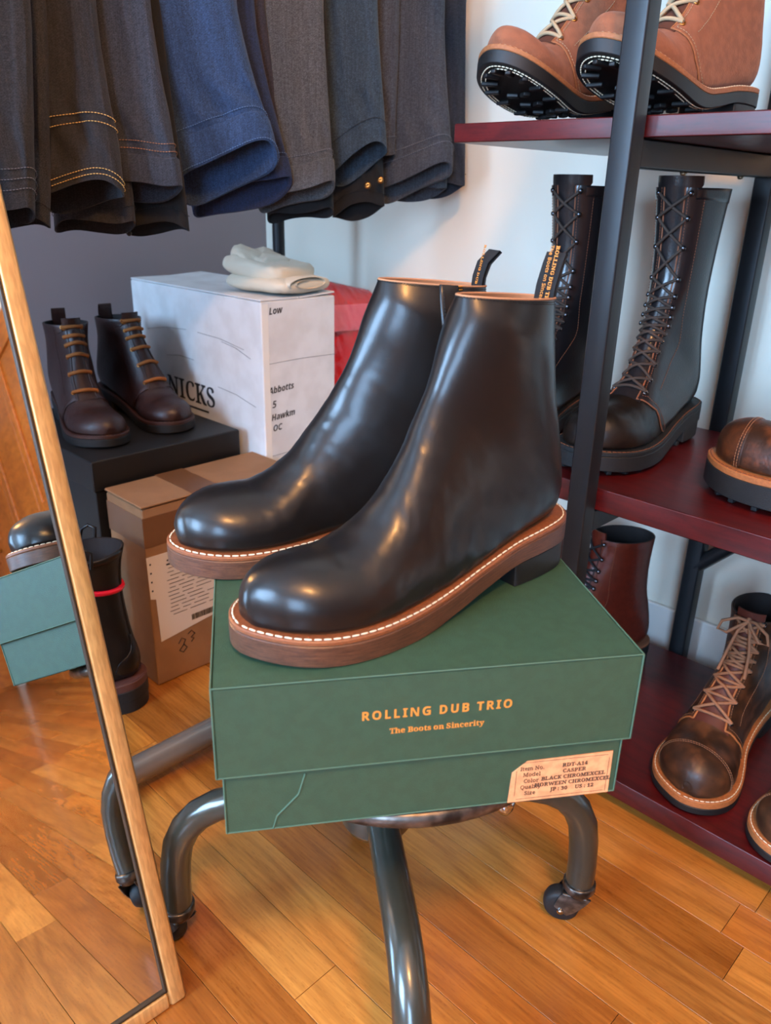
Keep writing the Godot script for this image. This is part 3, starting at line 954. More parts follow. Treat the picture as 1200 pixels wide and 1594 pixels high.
func boot_last(o: Dictionary) -> Last:
	var k: float = o.get("k", 1.0)
	var side: float = o.get("side", 1.0)
	var lift: float = o.get("lift", 0.0)
	var outline = foot_outline(k, o.get("width", 1.0))
	var th: float = o.get("toe_high", 1.0)
	spring = 0.0
	# back/sole point x, y (-1: on the sole line), ridge point x, y, half width (-1: the outline's), place of the widest part, squareness below
	var keys = [[0.3152, 0.0372, 0.3152, 0.0405, 0.003, 0.5, 1.0], [0.3144, 0.0305, 0.3146, 0.047, -1, 0.4, 0.8], [0.3122, -1, 0.3124, 0.0555, -1, 0.32, 0.6], [0.307, -1, 0.307, 0.0648, -1, 0.27, 0.5], [0.297, -1, 0.297, 0.0730, -1, 0.25, 0.45],
		[0.281, -1, 0.281, 0.0795, -1, 0.24, 0.42], [0.26, -1, 0.262, 0.0805, -1, 0.23, 0.4], [0.238, -1, 0.243, 0.0800, -1, 0.22, 0.4], [0.213, -1, 0.224, 0.0865, -1, 0.20, 0.4], [0.184, -1, 0.206, 0.0995, -1, 0.18, 0.4],
		[0.15, -1, 0.190, 0.116, 0.0385, 0.19, 0.4], [0.11, -1, 0.177, 0.132, 0.0365, 0.22, 0.42], [0.068, -1, 0.167, 0.148, 0.0365, 0.26, 0.5], [0.033, -1, 0.159, 0.162, 0.0365, 0.28, 0.65], [0.012, 0.049, 0.154, 0.172, 0.0365, 0.3, 0.85],
		[0.0035, 0.064, 0.150, 0.182, 0.0365, 0.34, 0.95], [0.004, 0.086, 0.146, 0.193, 0.036, 0.4, 1.0], [0.011, 0.116, 0.142, 0.205, 0.0355, 0.45, 1.0], [0.020, 0.15, 0.137, 0.217, 0.0345, 0.48, 1.0], [0.026, 0.19, 0.132, 0.228, 0.032, 0.5, 1.0], [0.026, 0.232, 0.128, 0.239, 0.0225, 0.5, 1.0]]
	if o.has("shaft"):
		keys = keys.slice(0, o.get("keep", 18))
		keys.append_array(o.shaft)
	var made = []
	for q in keys:
		var bx: float = q[0] * k
		var by: float = feather(bx, k, lift) - 0.001 if q[1] < 0.0 else q[1] * k + lift
		var w: float = q[4] * k
		var zc = 0.0
		if q[4] < 0.0:
			var hw = half_widths(outline, minf(bx, 0.3143 * k))
			w = (hw.y - hw.x) / 2.0
			zc = (hw.y + hw.x) / 2.0
		elif q[0] > 0.2:
			zc = 0.007 * k
		elif q[1] < 0.0:
			var hw2 = half_widths(outline, bx)
			zc = (hw2.y + hw2.x) / 2.0
		var ty: float = q[3] * k + lift
		ty = feather(q[2] * k, k, lift) + (ty - feather(q[2] * k, k, lift)) * lerpf(1.0, th, smoothstep(0.165, 0.255, q[2]))
		made.push_back([bx, by, q[2] * k, ty, w, zc, q[5], q[6]])
	var steps: int = o.get("steps", 4)
	var n: int = o.get("around", 48)
	var last = Last.new()
	last.steps = steps
	last.top = keys.size() - 1.0
	var wr: float = o.get("wrinkle", 0.0006)
	var sd: float = o.get("seed", 0.0)
	var smooth_rows = spline(made, steps)
	for i in smooth_rows.size():
		var q = smooth_rows[i]
		var row = PackedVector3Array()
		var v = float(i) / steps
		var bent = exp(-pow((v - 10.0) / 3.0, 2.0)) + 0.25 * exp(-pow((v - 16.0) / 2.5, 2.0))
		for j in n:
			var ph = TAU * j / n
			var c = cos(ph); var sn = sin(ph)
			var s: float; var w: float
			if c >= 0.0:
				s = q[6] - q[6] * pow(c, q[7])
				w = q[4] * pow(absf(sn), q[7])
			else:
				s = q[6] + (1.0 - q[6]) * pow(-c, o.get("crown", 1.0))
				w = q[4] * pow(absf(sn), o.get("crown", 1.0))
			var z: float = q[5] - w * signf(sn)
			var p = Vector3(lerpf(q[0], q[2], s), lerpf(q[1], q[3], s), z)
			# creases where the foot bends, finer along the foot than across it
			var d = fine.get_noise_3d(p.x * 42.0 + sd, p.y * 42.0, p.z * 16.0) + 0.5 * fine.get_noise_3d(p.x * 95.0 + sd, p.y * 95.0, p.z * 40.0)
			var out = Vector3(0, 0.35 + 0.5 * s, -signf(sn) * (1.0 - s) * absf(sn)).normalized()
			p += out * d * wr * bent
			p.z *= side
			p.y += o.get("spring", 0.0) * k * pow(maxf(0.0, p.x / k - 0.15) / 0.165, 1.6) if p.x > 0.15 * k and v < 12.0 else 0.0
			row.push_back(p)
		last.rows.push_back(row)
	spring = o.get("spring", 0.0)
	return last

# the outline of a raised piece: maps the unit square onto the upper and lifts it
func overlay(last: Last, f: Callable, thick: float, np: int, nq: int) -> ArrayMesh:
	var rows = []
	for i in range(-1, nq + 2):
		var row = PackedVector3Array()
		for j in range(-1, np + 2):
			var edge = i < 0 or j < 0 or i > nq or j > np
			var va: Vector2 = f.call(clampf(float(j) / np, 0, 1), clampf(float(i) / nq, 0, 1))
			row.push_back(last.at(va.x, va.y, -0.0004 if edge else thick))
		rows.push_back(row)
	return Build.new().grid(rows).done()

func stitches(pts: Array, dash: float, gap: float, r: float) -> ArrayMesh:
	var b = Build.new()
	var total = 0.0
	var lens = [0.0]
	for i in pts.size() - 1:
		total += pts[i].distance_to(pts[i + 1])
		lens.push_back(total)
	var d = 0.0
	var k = 0
	while d + dash < total:
		var ends = []
		for q in [d, d + dash * 0.5, d + dash]:
			while k < pts.size() - 2 and lens[k + 1] < q: k += 1
			ends.push_back(pts[k].lerp(pts[k + 1], clampf((q - lens[k]) / maxf(lens[k + 1] - lens[k], 1e-7), 0, 1)))
		b.tube(ends, [r * 0.7, r, r * 0.7], 5, true)
		d += dash + gap
	return b.done()

func many(o: MeshInstance3D) -> MeshInstance3D:
	o.set_meta("kind", "stuff")     # a row of stitches too small to pick apart
	return o

# sole, welt, heel and upper; returns the surface that the details are laid on
func make_boot(t: Node3D, o: Dictionary) -> Last:
	var k: float = o.get("k", 1.0)
	var side: float = o.get("side", 1.0)
	var lift: float = o.get("lift", 0.0)
	var last = boot_last(o)
	var outline = foot_outline(k, o.get("width", 1.0))
	var thick: float = o.get("welt", 0.0035)
	var out_: float = o.get("edge", 0.0065)
	var top = func(x): return feather(x, k, lift)
	var mid = func(x): return feather(x, k, lift) - thick
	var low = func(x): return tread(x, k)
	var upper = Build.new().grid(last.rows, true, true).done()
	part("upper", upper, o.upper, t)
	part("welt", sole_layer(outline, out_, top, mid, side), o.welt_mat, t)
	part("sole", sole_layer(outline, out_ + 0.0003, mid, low, side), o.sole_mat, t)
	var hx: float = 0.083 * k
	var heel_low = func(x): return 0.0
	part("heel", sole_layer(outline, out_ - 0.001, low, heel_low, side, hx), o.heel_mat, t)
	# stitching round the welt
	var so = wider(outline, out_ - 0.0028)
	var pts = []
	for i in so.size() + 1:
		var p = so[i % so.size()]
		pts.push_back(Vector3(p.x, feather(p.x, k, lift) + 0.0004, p.y * side))
	many(part("welt_stitching", stitches(pts, 0.0052, 0.0016, o.get("thread", 0.0008)), o.stitch_mat, t))
	# lining and rim
	var inner = []
	var n_rows = last.rows.size()
	for i in range(n_rows - 1, maxi(n_rows - 1 - 7 * last.steps, 0), -1):
		var c = Vector3.ZERO
		for p in last.rows[i]: c += p
		c /= last.rows[i].size()
		var row = PackedVector3Array()
		for p in last.rows[i]: row.push_back(p + (c - p).normalized() * o.get("wall", 0.0028))
		inner.push_back(row)
	var li = Build.new()
	li.grid([last.rows[n_rows - 1], inner[0], inner[0]], true)
	li.grid(inner, true, false, true)
	part("lining", li.done(), o.lining, t)
	return last

func lace_up(t: Node3D, last: Last, o: Dictionary) -> void:
	var v0: float = o.get("throat", 8.4)
	var v1: float = last.top
	var gap: float = o.get("gap", 0.045)
	var gap_at = func(v): return gap * lerpf(1.25, 1.0, clampf((v - v0) / 4.0, 0, 1))
	# tongue, carried on above the top
	var rise: float = o.get("tongue_rise", 0.012)
	var tr = []
	for i in 26:
		var row = PackedVector3Array()
		var v = lerpf(v0 - 0.3, v1, minf(i / 21.0, 1.0))
		var more = maxf(0.0, (i - 21.0) / 4.0) * rise
		for j in 9:
			var a: float = 0.5 + (j / 8.0 - 0.5) * 2.0 * (gap_at.call(v) + 0.02 + (0.05 * smoothstep(18.0, 22.0, i) if rise > 0.013 else 0.0))
			row.push_back(last.at(v, a, 0.0008) + Vector3(more * 0.12, more, 0))
		tr.push_back(row)
	var back = []
	for r in tr:
		var row = PackedVector3Array()
		for p in r: row.push_back(p - Vector3(0.0025, 0.0, 0))
		back.push_back(row)
	var tb = Build.new()
	tb.grid(tr); tb.grid(back)
	tb.grid([tr[25], back[25]])
	tb.grid([range(26).map(func(i): return tr[i][0]), range(26).map(func(i): return back[i][0])])
	tb.grid([range(26).map(func(i): return tr[i][8]), range(26).map(func(i): return back[i][8])])
	part("tongue", tb.done(), o.tongue, t)
	# the two quarters that carry the eyelets
	var sweep: float = o.get("sweep", 1.6)
	for s in [-1, 1]:
		var f = func(p: float, q: float) -> Vector2:
			var vf = v0 - 0.15 + sweep * pow(p, 0.8) - o.get("dip", 0.5) * sin(p * PI) * 0.6
			var v = lerpf(vf, v1, q)
			var a0: float = gap_at.call(v)
			return Vector2(v, 0.5 + s * lerpf(a0, 0.475, p))
		var qm = part("quarter", overlay(last, f, 0.0017, 16, 26), o.quarter, t)
		var rim = []
		for i in 17: rim.push_back(f.call(i / 16.0, 0.0))
		var edge_pts = []
		for i in range(26, -1, -1):
			var va: Vector2 = f.call(0.0, i / 26.0)
			edge_pts.push_back(last.at(va.x, va.y, 0.0012))
		for va in rim: edge_pts.push_back(last.at(va.x, va.y, 0.0012))
		part("raw_edge", Build.new().tube(edge_pts, o.get("edge_r", 0.0011), 6).done(), o.edge_mat, qm)
		var sp = []
		for i in range(26, -1, -1):
			var va: Vector2 = f.call(0.035, maxf(i / 26.0, 0.02))
			sp.push_back(last.at(va.x, va.y, 0.0021))
		for i in range(1, 17):
			var va: Vector2 = f.call(lerpf(0.035, 1.0, i / 16.0), 0.025)
			sp.push_back(last.at(va.x, va.y, 0.0021))
		many(part("stitching", stitches(sp, 0.0026, 0.0012, 0.00045), o.get("seam", o.stitch_mat), qm))
		var fs = []
		for i in 30:
			var va: Vector2 = f.call(0.2, lerpf(0.1, 1.0, i / 29.0))
			fs.push_back(last.at(va.x, va.y, 0.0021))
		many(part("stitching", stitches(fs, 0.0026, 0.0012, 0.00045), o.get("seam", o.stitch_mat), qm))
	# eyelets below, hooks above, and the lace
	var n: int = o.get("pairs", 7)
	var hooks: int = o.get("hooks", 0)
	var left = []; var right = []
	for i in n:
		var v = lerpf(v0 + 0.55, v1 - o.get("top_margin", 0.35), i / (n - 1.0))
		for s in [-1, 1]:
			var a: float = 0.5 + s * (gap_at.call(v) + 0.022)
			var p = last.at(v, a, 0.0018)
			var nn = last.N(v, a)
			var xf = Transform3D(Basis(facing(nn).x, nn, facing(nn).x.cross(nn)), p)
			if i >= n - hooks:
				part("lace_hook", Build.new().lathe([Vector2(0.0, 0.0), Vector2(0.002, 0.0), Vector2(0.0016, 0.0025), Vector2(0.0032, 0.0032), Vector2(0.0036, 0.0045), Vector2(0.0024, 0.006), Vector2(0.0, 0.0063)], 12, xf).done(), o.hook_mat, t)
			else:
				part("eyelet", Build.new().lathe([Vector2(0.0016, -0.0006), Vector2(0.0018, 0.0008), Vector2(0.003, 0.0012), Vector2(0.0038, 0.0006), Vector2(0.0040, -0.0004)], 14, xf).done(), o.hook_mat, t)
			(left if s < 0 else right).push_back([p + nn * (0.0028 if i >= n - hooks else 0.0012), nn, v])
	var r: float = o.get("lace_r", 0.0019)
	var lace = Build.new()
	for i in n:
		var pairs = []
		if i == 0 or o.get("bars", false) or o.get("only_bars", false): pairs.push_back([left[i], right[i]])
		if i < n - 1 and not o.get("only_bars", false):
			pairs.push_back([left[i], right[i + 1]])
			pairs.push_back([right[i], left[i + 1]])
		var order = 0
		for pr in pairs:
			var pts = []
			for q in 9:
				var u = q / 8.0
				var v: float = lerpf(pr[0][2], pr[1][2], u)
				var ridge = last.at(v, 0.5, 0.0038 + 0.0012 * order)
				var flat: Vector3 = pr[0][0].lerp(pr[1][0], u)
				var hump = sin(u * PI)
				pts.push_back(flat + (ridge - flat).project(last.N(v, 0.5)) * hump * 0.9 + pr[0][1] * 0.0006)
			lace.tube(pts, r, 7, true)
			order += 1
	if o.get("bow", false):
		var c: Vector3 = (left[n - 1][0] + right[n - 1][0]) / 2.0 + last.N(v1 - 0.4, 0.5) * 0.006
		for s in [-1, 1]:
			var side_v = Vector3(0, 0, s)
			lace.tube([c, c + side_v * 0.012 + Vector3(0.012, 0.006, 0), c + side_v * 0.030 + Vector3(0.016, -0.004, 0), c + side_v * 0.034 + Vector3(0.016, -0.018, 0), c + side_v * 0.022 + Vector3(0.015, -0.020, 0), c + side_v * 0.008 + Vector3(0.010, -0.006, 0), c], r, 7)
			lace.tube([c, c + side_v * 0.008 + Vector3(0.014, -0.012, 0), c + side_v * 0.014 + Vector3(0.020, -0.04, 0), c + side_v * 0.018 + Vector3(0.034, -0.07, 0)], r, 7)
		lace.ball(c, r * 2.2)
	if o.get("loose", 0.0) > 0.0:
		# the ends come up from the last hooks, cross and go down inside
		for s in [-1, 1]:
			var e: Array = left[n - 1] if s < 0 else right[n - 1]
			var other: Vector3 = last.at(v1 - 0.05, 0.5 + s * (gap + 0.11), 0.002)
			lace.tube([e[0], e[0].lerp(other, 0.5) + Vector3(0.004, 0.002, 0), other, other + Vector3(-0.01, -0.03, 0)], r, 7)
	part("laces", lace.done(), o.lace_mat, t)

func toe_cap(t: Node3D, last: Last, v: float, o: Dictionary) -> void:
	var f = func(p: float, q: float) -> Vector2: return Vector2(lerpf(0.9, v, q), lerpf(0.1, 0.9, p))
	var cap = part("toe_cap", overlay(last, f, 0.0011, 26, 14), o.upper, t)
	for d in [0.14, 0.32]:
		var pts = []
		for i in 40: pts.push_back(last.at(v - d, lerpf(0.12, 0.88, i / 39.0), 0.0015))
		many(part("stitching", stitches(pts, 0.0026, 0.001, 0.0005), o.get("seam", o.stitch_mat), cap))

func pull_strap(t: Node3D, last: Last, high: float, width: float, m: Material) -> void:
	var p = last.S(last.top - 0.6, 0.0)
	var c = last.S(last.top, 0.0)
	var b = Build.new()
	var rows = []
	for q in [[0.0018, -0.045], [0.0022, -0.02], [0.002, 0.0], [0.001, high * 0.6], [-0.001, high * 0.93], [-0.004, high], [-0.007, high * 0.93], [-0.0075, high * 0.5], [-0.006, -0.02]]:
		rows.push_back(PackedVector3Array([Vector3(c.x - q[0], c.y + q[1], c.z - width / 2), Vector3(c.x - q[0] - 0.0012, c.y + q[1], c.z - width / 2), Vector3(c.x - q[0] - 0.0012, c.y + q[1], c.z + width / 2), Vector3(c.x - q[0], c.y + q[1], c.z + width / 2)]))
	b.grid(rows, true, true, true)
	part("pull_strap", b.done(), m, t)

func heel_stay(t: Node3D, last: Last, o: Dictionary) -> void:
	var f = func(p: float, q: float) -> Vector2:
		var v = lerpf(13.6, 17.2, q)
		var w = lerpf(0.2, 0.055, smoothstep(0.2, 1.0, q))
		return Vector2(v, lerpf(-w, w, p))
	part("heel_counter", overlay(last, f, 0.0016, 14, 14), o.quarter, t)
	var g = func(p: float, q: float) -> Vector2: return Vector2(lerpf(17.0, last.top, q), lerpf(-0.035, 0.035, p))
	part("back_strip", overlay(last, g, 0.0016, 4, 14), o.quarter, t)

func lugs(t: Node3D, o: Dictionary, deep: float) -> void:
	# a cleated sole: bars that run in from the edge, each its own block
	var k: float = o.get("k", 1.0)
	var side: float = o.get("side", 1.0)
	var outline = foot_outline(k, o.get("width", 1.0))
	var line = wider(outline, 0.002)
	for i in range(0, line.size(), 5):
		var p = line[i]
		if p.x > 0.095 * k and p.x < 0.15 * k: continue
		var c = Vector2(clampf(p.x, 0.04 * k, 0.262 * k), 0.0)
		var d = (c - p).normalized()
		var len_ = 0.021 if p.x > 0.15 * k else 0.015
		var m = p + d * len_ * 0.5
		var y = tread(m.x, k) if p.x > 0.09 * k else 0.0
		var x = Vector3(d.x, 0, d.y * side).normalized()
		var bar = Build.new().box(Transform3D(Basis(x, Vector3.UP, x.cross(Vector3.UP)), Vector3(m.x, y - deep / 2 + 0.0008, m.y * side)), Vector3(len_, deep + 0.0016, 0.0075), 0.0012).done()
		part("lug", bar, o.heel_mat, t)
	for r in 4:
		for s in [-1, 1]:
			var x0 = (0.175 + r * 0.027) * k
			var b2 = Build.new().box(Transform3D(Basis(Vector3.UP, s * 0.5), Vector3(x0, tread(x0, k) - deep / 2 + 0.0008, s * 0.010)), Vector3(0.009, deep + 0.0016, 0.015), 0.0012).done()
			part("lug", b2, o.heel_mat, t)

func boot_thing(called: String, label: String, at: Vector3, dir: Vector3, group := "") -> Node3D:
	return thing(called, label, "boot", at, atan2(-dir.z, dir.x), group)

# ---------------------------------------------------------------- the pair on the box

func hero_boots() -> void:
	for k in 2:
		var u = [Vector3(-0.112, 0, 0.994), Vector3(-0.414, 0, 0.910)][k].normalized()
		var at = [Vector3(-0.368, 0.49, -0.597), Vector3(-0.4438, 0.49, -0.6159)][k]
		var t = boot_thing("zip_boot", ["black leather zip boot in front, nearer the camera, on the green box", "black leather zip boot behind, its toe overhanging the left edge of the green box"][k], at, u, "black zip boots")
		var o = {"toe_high": 0.77, "side": 1.0 if k == 0 else -1.0, "steps": 6, "around": 72, "wrinkle": 0.0015, "seed": 3.0 + k * 11.0, "upper": M.black_leather, "welt_mat": M.brown_welt, "sole_mat": M.sole_edge, "heel_mat": M.heel_black, "stitch_mat": M.thread_white, "lining": M.tan_lining, "welt": 0.004, "edge": 0.0075}
		var last = make_boot(t, o)
		# top line: a folded edge and two rows of stitches
		for d in [0.10, 0.17]:
			var pts = []
			for i in 90: pts.push_back(last.at(last.top - d, i / 89.0, 0.0004))
			many(part("stitching", stitches(pts, 0.0016, 0.0009, 0.00032), M.thread_black, t))
		var rim = []
		for i in 73: rim.push_back(last.S(last.top, i / 72.0))
		part("top_binding", Build.new().tube(rim, 0.0009, 8, false).done(), M.tan_lining, t)
		# the zip on the inner side: a seam, a folded edge and brass teeth
		if k == 1:
			var placket = func(p: float, q: float) -> Vector2: return Vector2(lerpf(11.6, last.top, q), lerpf(0.735, 0.79, p) + 0.03 * (1.0 - q))
			var pl = part("zip_placket", overlay(last, placket, 0.002, 6, 22), M.black_leather, t)
			var sp = []
			for i in 30:
				var va: Vector2 = placket.call(0.16, i / 29.0)
				sp.push_back(last.at(va.x, va.y, 0.0024))
			many(part("stitching", stitches(sp, 0.0018, 0.001, 0.0004), M.thread_black, pl))
			var teeth = Build.new()
			for i in 60:
				var q = i / 59.0
				var va: Vector2 = placket.call(1.14, lerpf(0.15, 0.995, q))
				teeth.box(Transform3D(facing(last.N(va.x, va.y)), last.at(va.x, va.y, 0.0012)), Vector3(0.004, 0.0013, 0.002), 0.0003)
			many(part("zip_teeth", teeth.done(), M.zip_brass, t))
		# webbing pull tab at the back
		tab(t, last, k)

func tab(t: Node3D, last: Last, k: int) -> void:
	var c = last.S(last.top, 0.0)
	var w = 0.0195
	var rows = []
	var prof = [[0.006, -0.03], [0.005, -0.005], [0.003, 0.012], [-0.002, 0.032], [-0.006, 0.043], [-0.0035, 0.044], [0.0005, 0.033], [0.006, 0.012], [0.008, -0.005], [0.0085, -0.03]]
	if k == 1: prof = [[0.006, -0.03], [0.005, -0.005], [0.004, 0.010], [0.0, 0.024], [-0.010, 0.037], [-0.008, 0.039], [0.003, 0.026], [0.007, 0.010], [0.008, -0.005], [0.0085, -0.03]]
	for q in prof:
		rows.push_back(PackedVector3Array([Vector3(c.x + q[0], c.y + q[1] * 0.78, c.z - w / 2), Vector3(c.x + q[0] + 0.0009, c.y + q[1] * 0.78 + 0.0003, c.z - w / 2), Vector3(c.x + q[0] + 0.0009, c.y + q[1] * 0.78 + 0.0003, c.z + w / 2), Vector3(c.x + q[0], c.y + q[1] * 0.78, c.z + w / 2)]))
	var tb = part("pull_tab", Build.new().grid(rows, true, true, true).done(), M.webbing, t)
	# woven lettering on the face towards the toe, read from the side
	var up = Vector3(-0.22, 1.0, 0).normalized()
	var n = Vector3(1.0, 0.22, 0).normalized()
	var along = -up
	var base = Basis(along, n.cross(along), n)
	var mid = c + Vector3(0.0060, 0.0165, 0)
	if k == 1:
		words("lettering", "ROLLING DUB TRIO", 0.0009, M.gold_foil, tb, Transform3D(base, mid + Vector3(0.0003, -0.005, 0) + n * 0.0006), "Droid Serif", true)
		return
	words("lettering", "ROLLING DUB TRIO", 0.00148, M.gold_foil, tb, Transform3D(base, mid + Vector3(0, 0, -0.0050) + n * 0.0008), "Droid Serif", true)
	words("lettering", "The Boots on Sincerity", 0.00105, M.gold_foil, tb, Transform3D(base, mid + Vector3(0, 0, 0.0008) + n * 0.0008), "Droid Sans")

# ---------------------------------------------------------------- the other boots

func shaft_low(h: float) -> Array:
	return [[0.009, 0.10, 0.146, 0.188, 0.036, 0.42, 1.0], [0.018, h * 0.76, 0.141, h - 0.004, 0.036, 0.48, 1.0], [0.020, h, 0.138, h + 0.006, 0.039, 0.5, 1.0]]

func shaft_mid(h: float) -> Array:
	return [[0.020, 0.15, 0.137, 0.218, 0.0355, 0.48, 1.0], [0.024, 0.20, 0.134, h - 0.012, 0.037, 0.5, 1.0], [0.022, h, 0.136, h + 0.006, 0.041, 0.5, 1.0]]

func shaft_tall(h: float) -> Array:
	return [[0.020, 0.15, 0.137, 0.220, 0.036, 0.48, 1.0], [0.026, 0.20, 0.133, 0.246, 0.0365, 0.5, 1.0], [0.025, h * 0.74, 0.135, h * 0.82, 0.039, 0.5, 1.0], [0.021, h * 0.88, 0.140, h * 0.92, 0.042, 0.5, 1.0], [0.017, h, 0.145, h, 0.045, 0.5, 1.0]]

func shelf_boots() -> void:
	# rust suede pair on the top shelf, toes out over the edge
	for k in 2:
		var t = boot_thing("suede_boot", ["rust suede laced boot with cleated sole on the top shelf, left of the post", "rust suede laced boot with cleated sole on the top shelf, right of the post"][k], [Vector3(-0.645, 0.884, -1.165), Vector3(-0.497, 0.884, -1.168)][k], [Vector3(-0.10, 0, 1), Vector3(-0.09, 0, 1)][k].normalized(), "rust suede boots")
		t.rotate_object_local(Vector3.BACK, deg_to_rad(3.0))
		var o = {"k": 0.98, "side": [-1.0, 1.0][k], "keep": 16, "shaft": shaft_low(0.19), "lift": 0.0, "wrinkle": 0.0022, "seed": 40.0 + k, "toe_high": 0.68, "spring": 0.036, "edge": 0.0085, "upper": M.suede_rust, "welt_mat": M.suede_welt, "welt": 0.006, "sole_mat": M.dark_sole, "heel_mat": M.dark_sole, "stitch_mat": M.thread_white, "seam": M.lace_grey, "lining": M.tan_lining, "quarter": M.suede_rust, "tongue": M.suede_dark, "edge_mat": M.suede_welt, "hook_mat": M.hook_brass, "lace_mat": M.lace_grey, "pairs": 7, "hooks": 3, "bars": true, "lace_r": 0.0024}
		var last = make_boot(t, o)
		lace_up(t, last, o)
		heel_stay(t, last, o)
		lugs(t, o, 0.0035)
		# two rows of pale stitching under the edge of the sole
		for inset in [0.0005, -0.005]:
			var so = wider(foot_outline(0.98, 1.0), 0.0085 - 0.0065 + inset)
			var pts = []
			for i in so.size() + 1:
				var p = so[i % so.size()]
				if p.x > 0.14: pts.push_back(Vector3(p.x, tread(p.x, 0.98) - 0.0004, p.y * o.side))
			pts = []
			var n = so.size()
			for i in range(-38, 39):
				var p = so[(i + n) % n]
				pts.push_back(Vector3(p.x, tread(p.x, 0.98) - 0.0004, p.y * o.side))
			many(part("sole_stitching", stitches(pts, 0.0038, 0.0012, 0.0009), M.thread_white, t))
	# tall black lace-to-toe pair on the middle shelf
	for k in 2:
		var t = boot_thing("tall_boot", ["tall black laced boot on the middle shelf, left of the front post", "tall black laced boot on the middle shelf, right of the front post, seen whole"][k], [Vector3(-0.668, 0.464, -1.17), Vector3(-0.5176, 0.464, -1.195)][k], [Vector3(0.05, 0, 1), Vector3(0.032, 0, 1)][k].normalized(), "tall black laced boots")
		var o = {"k": 0.963, "side": [-1.0, 1.0][k], "keep": 18, "shaft": shaft_tall(0.355), "lift": 0.006, "wrinkle": 0.003, "seed": 60.0 + k * 7, "toe_high": 0.9, "edge": 0.0095, "upper": M.tall_foot, "welt_mat": M.lug_grey, "welt": 0.006, "sole_mat": M.lug_grey, "heel_mat": M.lug_grey, "stitch_mat": M.raw_edge, "seam": M.raw_edge, "lining": M.tan_lining, "quarter": M.tall_black, "tongue": M.tall_black, "edge_mat": M.raw_edge, "hook_mat": M.hook_nickel, "lace_mat": M.lace_brown, "pairs": 14, "hooks": 8, "tongue_rise": 0.014, "gap": 0.052, "width": 1.1, "lace_r": 0.0021, "sweep": 2.4, "top_margin": 0.3}
		var last = make_boot(t, o)
		lace_up(t, last, o)
		heel_stay(t, last, o)
		lugs(t, o, 0.006)
		var cuff = func(p: float, q: float) -> Vector2: return Vector2(lerpf(last.top - 0.55, last.top, q), lerpf(-0.40, 0.40, p))
		part("top_band", overlay(last, cuff, 0.0026, 26, 4), M.tall_black, t)
	# brown cleated boot cut off by the right edge of the frame
	var s = boot_thing("work_boot", "scuffed tan work boot with deep cleats on the middle shelf, toe pointing left", Vector3(-0.058, 0.466, -0.985), Vector3(-1, 0, 0.02))
	var so_ = {"k": 0.99, "side": 1.0, "keep": 16, "shaft": shaft_low(0.19), "lift": 0.014, "wrinkle": 0.002, "seed": 90.0, "toe_high": 0.9, "edge": 0.0095, "upper": M.tan_scuffed, "welt_mat": M.tan_welt, "welt": 0.008, "sole_mat": M.lug_grey, "heel_mat": M.lug_grey, "stitch_mat": M.raw_edge, "seam": M.lace_tan, "lining": M.dark_lining, "quarter": M.tan_scuffed, "tongue": M.tan_scuffed, "edge_mat": M.tan_welt, "hook_mat": M.hook_brass, "lace_mat": M.lace_tan, "pairs": 7, "hooks": 3}
	var sl = make_boot(s, so_)
	lace_up(s, sl, so_)
	toe_cap(s, sl, 5.6, so_)
	lugs(s, so_, 0.008)
	# worn brown pair at the lower right
	for k in 2:
		var t = boot_thing("brown_boot", ["worn brown cap-toe boot with tan laces on the bottom shelf, whole toe in view", "worn brown boot on the bottom shelf, cut off by the right edge of the frame"][k], [Vector3(-0.3148, 0.05, -1.178), Vector3(-0.166, 0.05, -1.172)][k], [Vector3(0.063, 0, 0.998), Vector3(0.03, 0, 1)][k].normalized(), "worn brown cap-toe boots")
		var o = {"k": 0.955, "width": 1.1, "side": [-1.0, 1.0][k], "keep": 16, "shaft": shaft_low(0.215), "wrinkle": 0.0022, "seed": 110.0 + k * 5, "toe_high": 0.92, "edge": 0.0085, "upper": M.worn_brown, "welt_mat": M.tan_welt, "welt": 0.010, "sole_mat": M.dark_sole, "heel_mat": M.dark_sole, "stitch_mat": M.thread_white, "seam": M.lace_tan, "lining": M.dark_lining, "quarter": M.worn_brown, "tongue": M.brown_tongue, "edge_mat": M.tan_welt, "edge_r": 0.0015, "hook_mat": M.hook_nickel, "lace_mat": M.lace_tan, "pairs": 8, "hooks": 0, "bars": true, "bow": true, "lace_r": 0.0023, "gap": 0.06}
		var last = make_boot(t, o)
		toe_cap(t, last, 5.9, o)
		lace_up(t, last, o)
	# russet pair behind the green box
	for k in 2:
		var t = boot_thing("russet_boot", ["dark red boot on the bottom shelf behind the front post, left of the pair", "russet laced boot on the bottom shelf, open top in view beside the green box"][k], [Vector3(-0.640, 0.05, -1.165), Vector3(-0.5113, 0.05, -1.185)][k], [Vector3(-0.30, 0, 0.95), Vector3(-0.42, 0, 0.9)][k].normalized(), "russet laced boots")
		var o = {"k": 0.94, "side": [-1.0, 1.0][k], "keep": 18, "shaft": shaft_mid(0.255), "wrinkle": 0.0045, "seed": 130.0 + k * 9, "upper": M.russet, "welt_mat": M.raw_edge, "sole_mat": M.dark_sole, "heel_mat": M.dark_sole, "stitch_mat": M.raw_edge, "lining": M.dark_lining, "quarter": M.russet, "tongue": M.russet, "edge_mat": M.russet_dark, "hook_mat": M.hook_nickel, "lace_mat": M.lace_black, "pairs": 10, "hooks": 5, "gap": 0.055}
		var last = make_boot(t, o)
		lace_up(t, last, o)
		heel_stay(t, last, o)

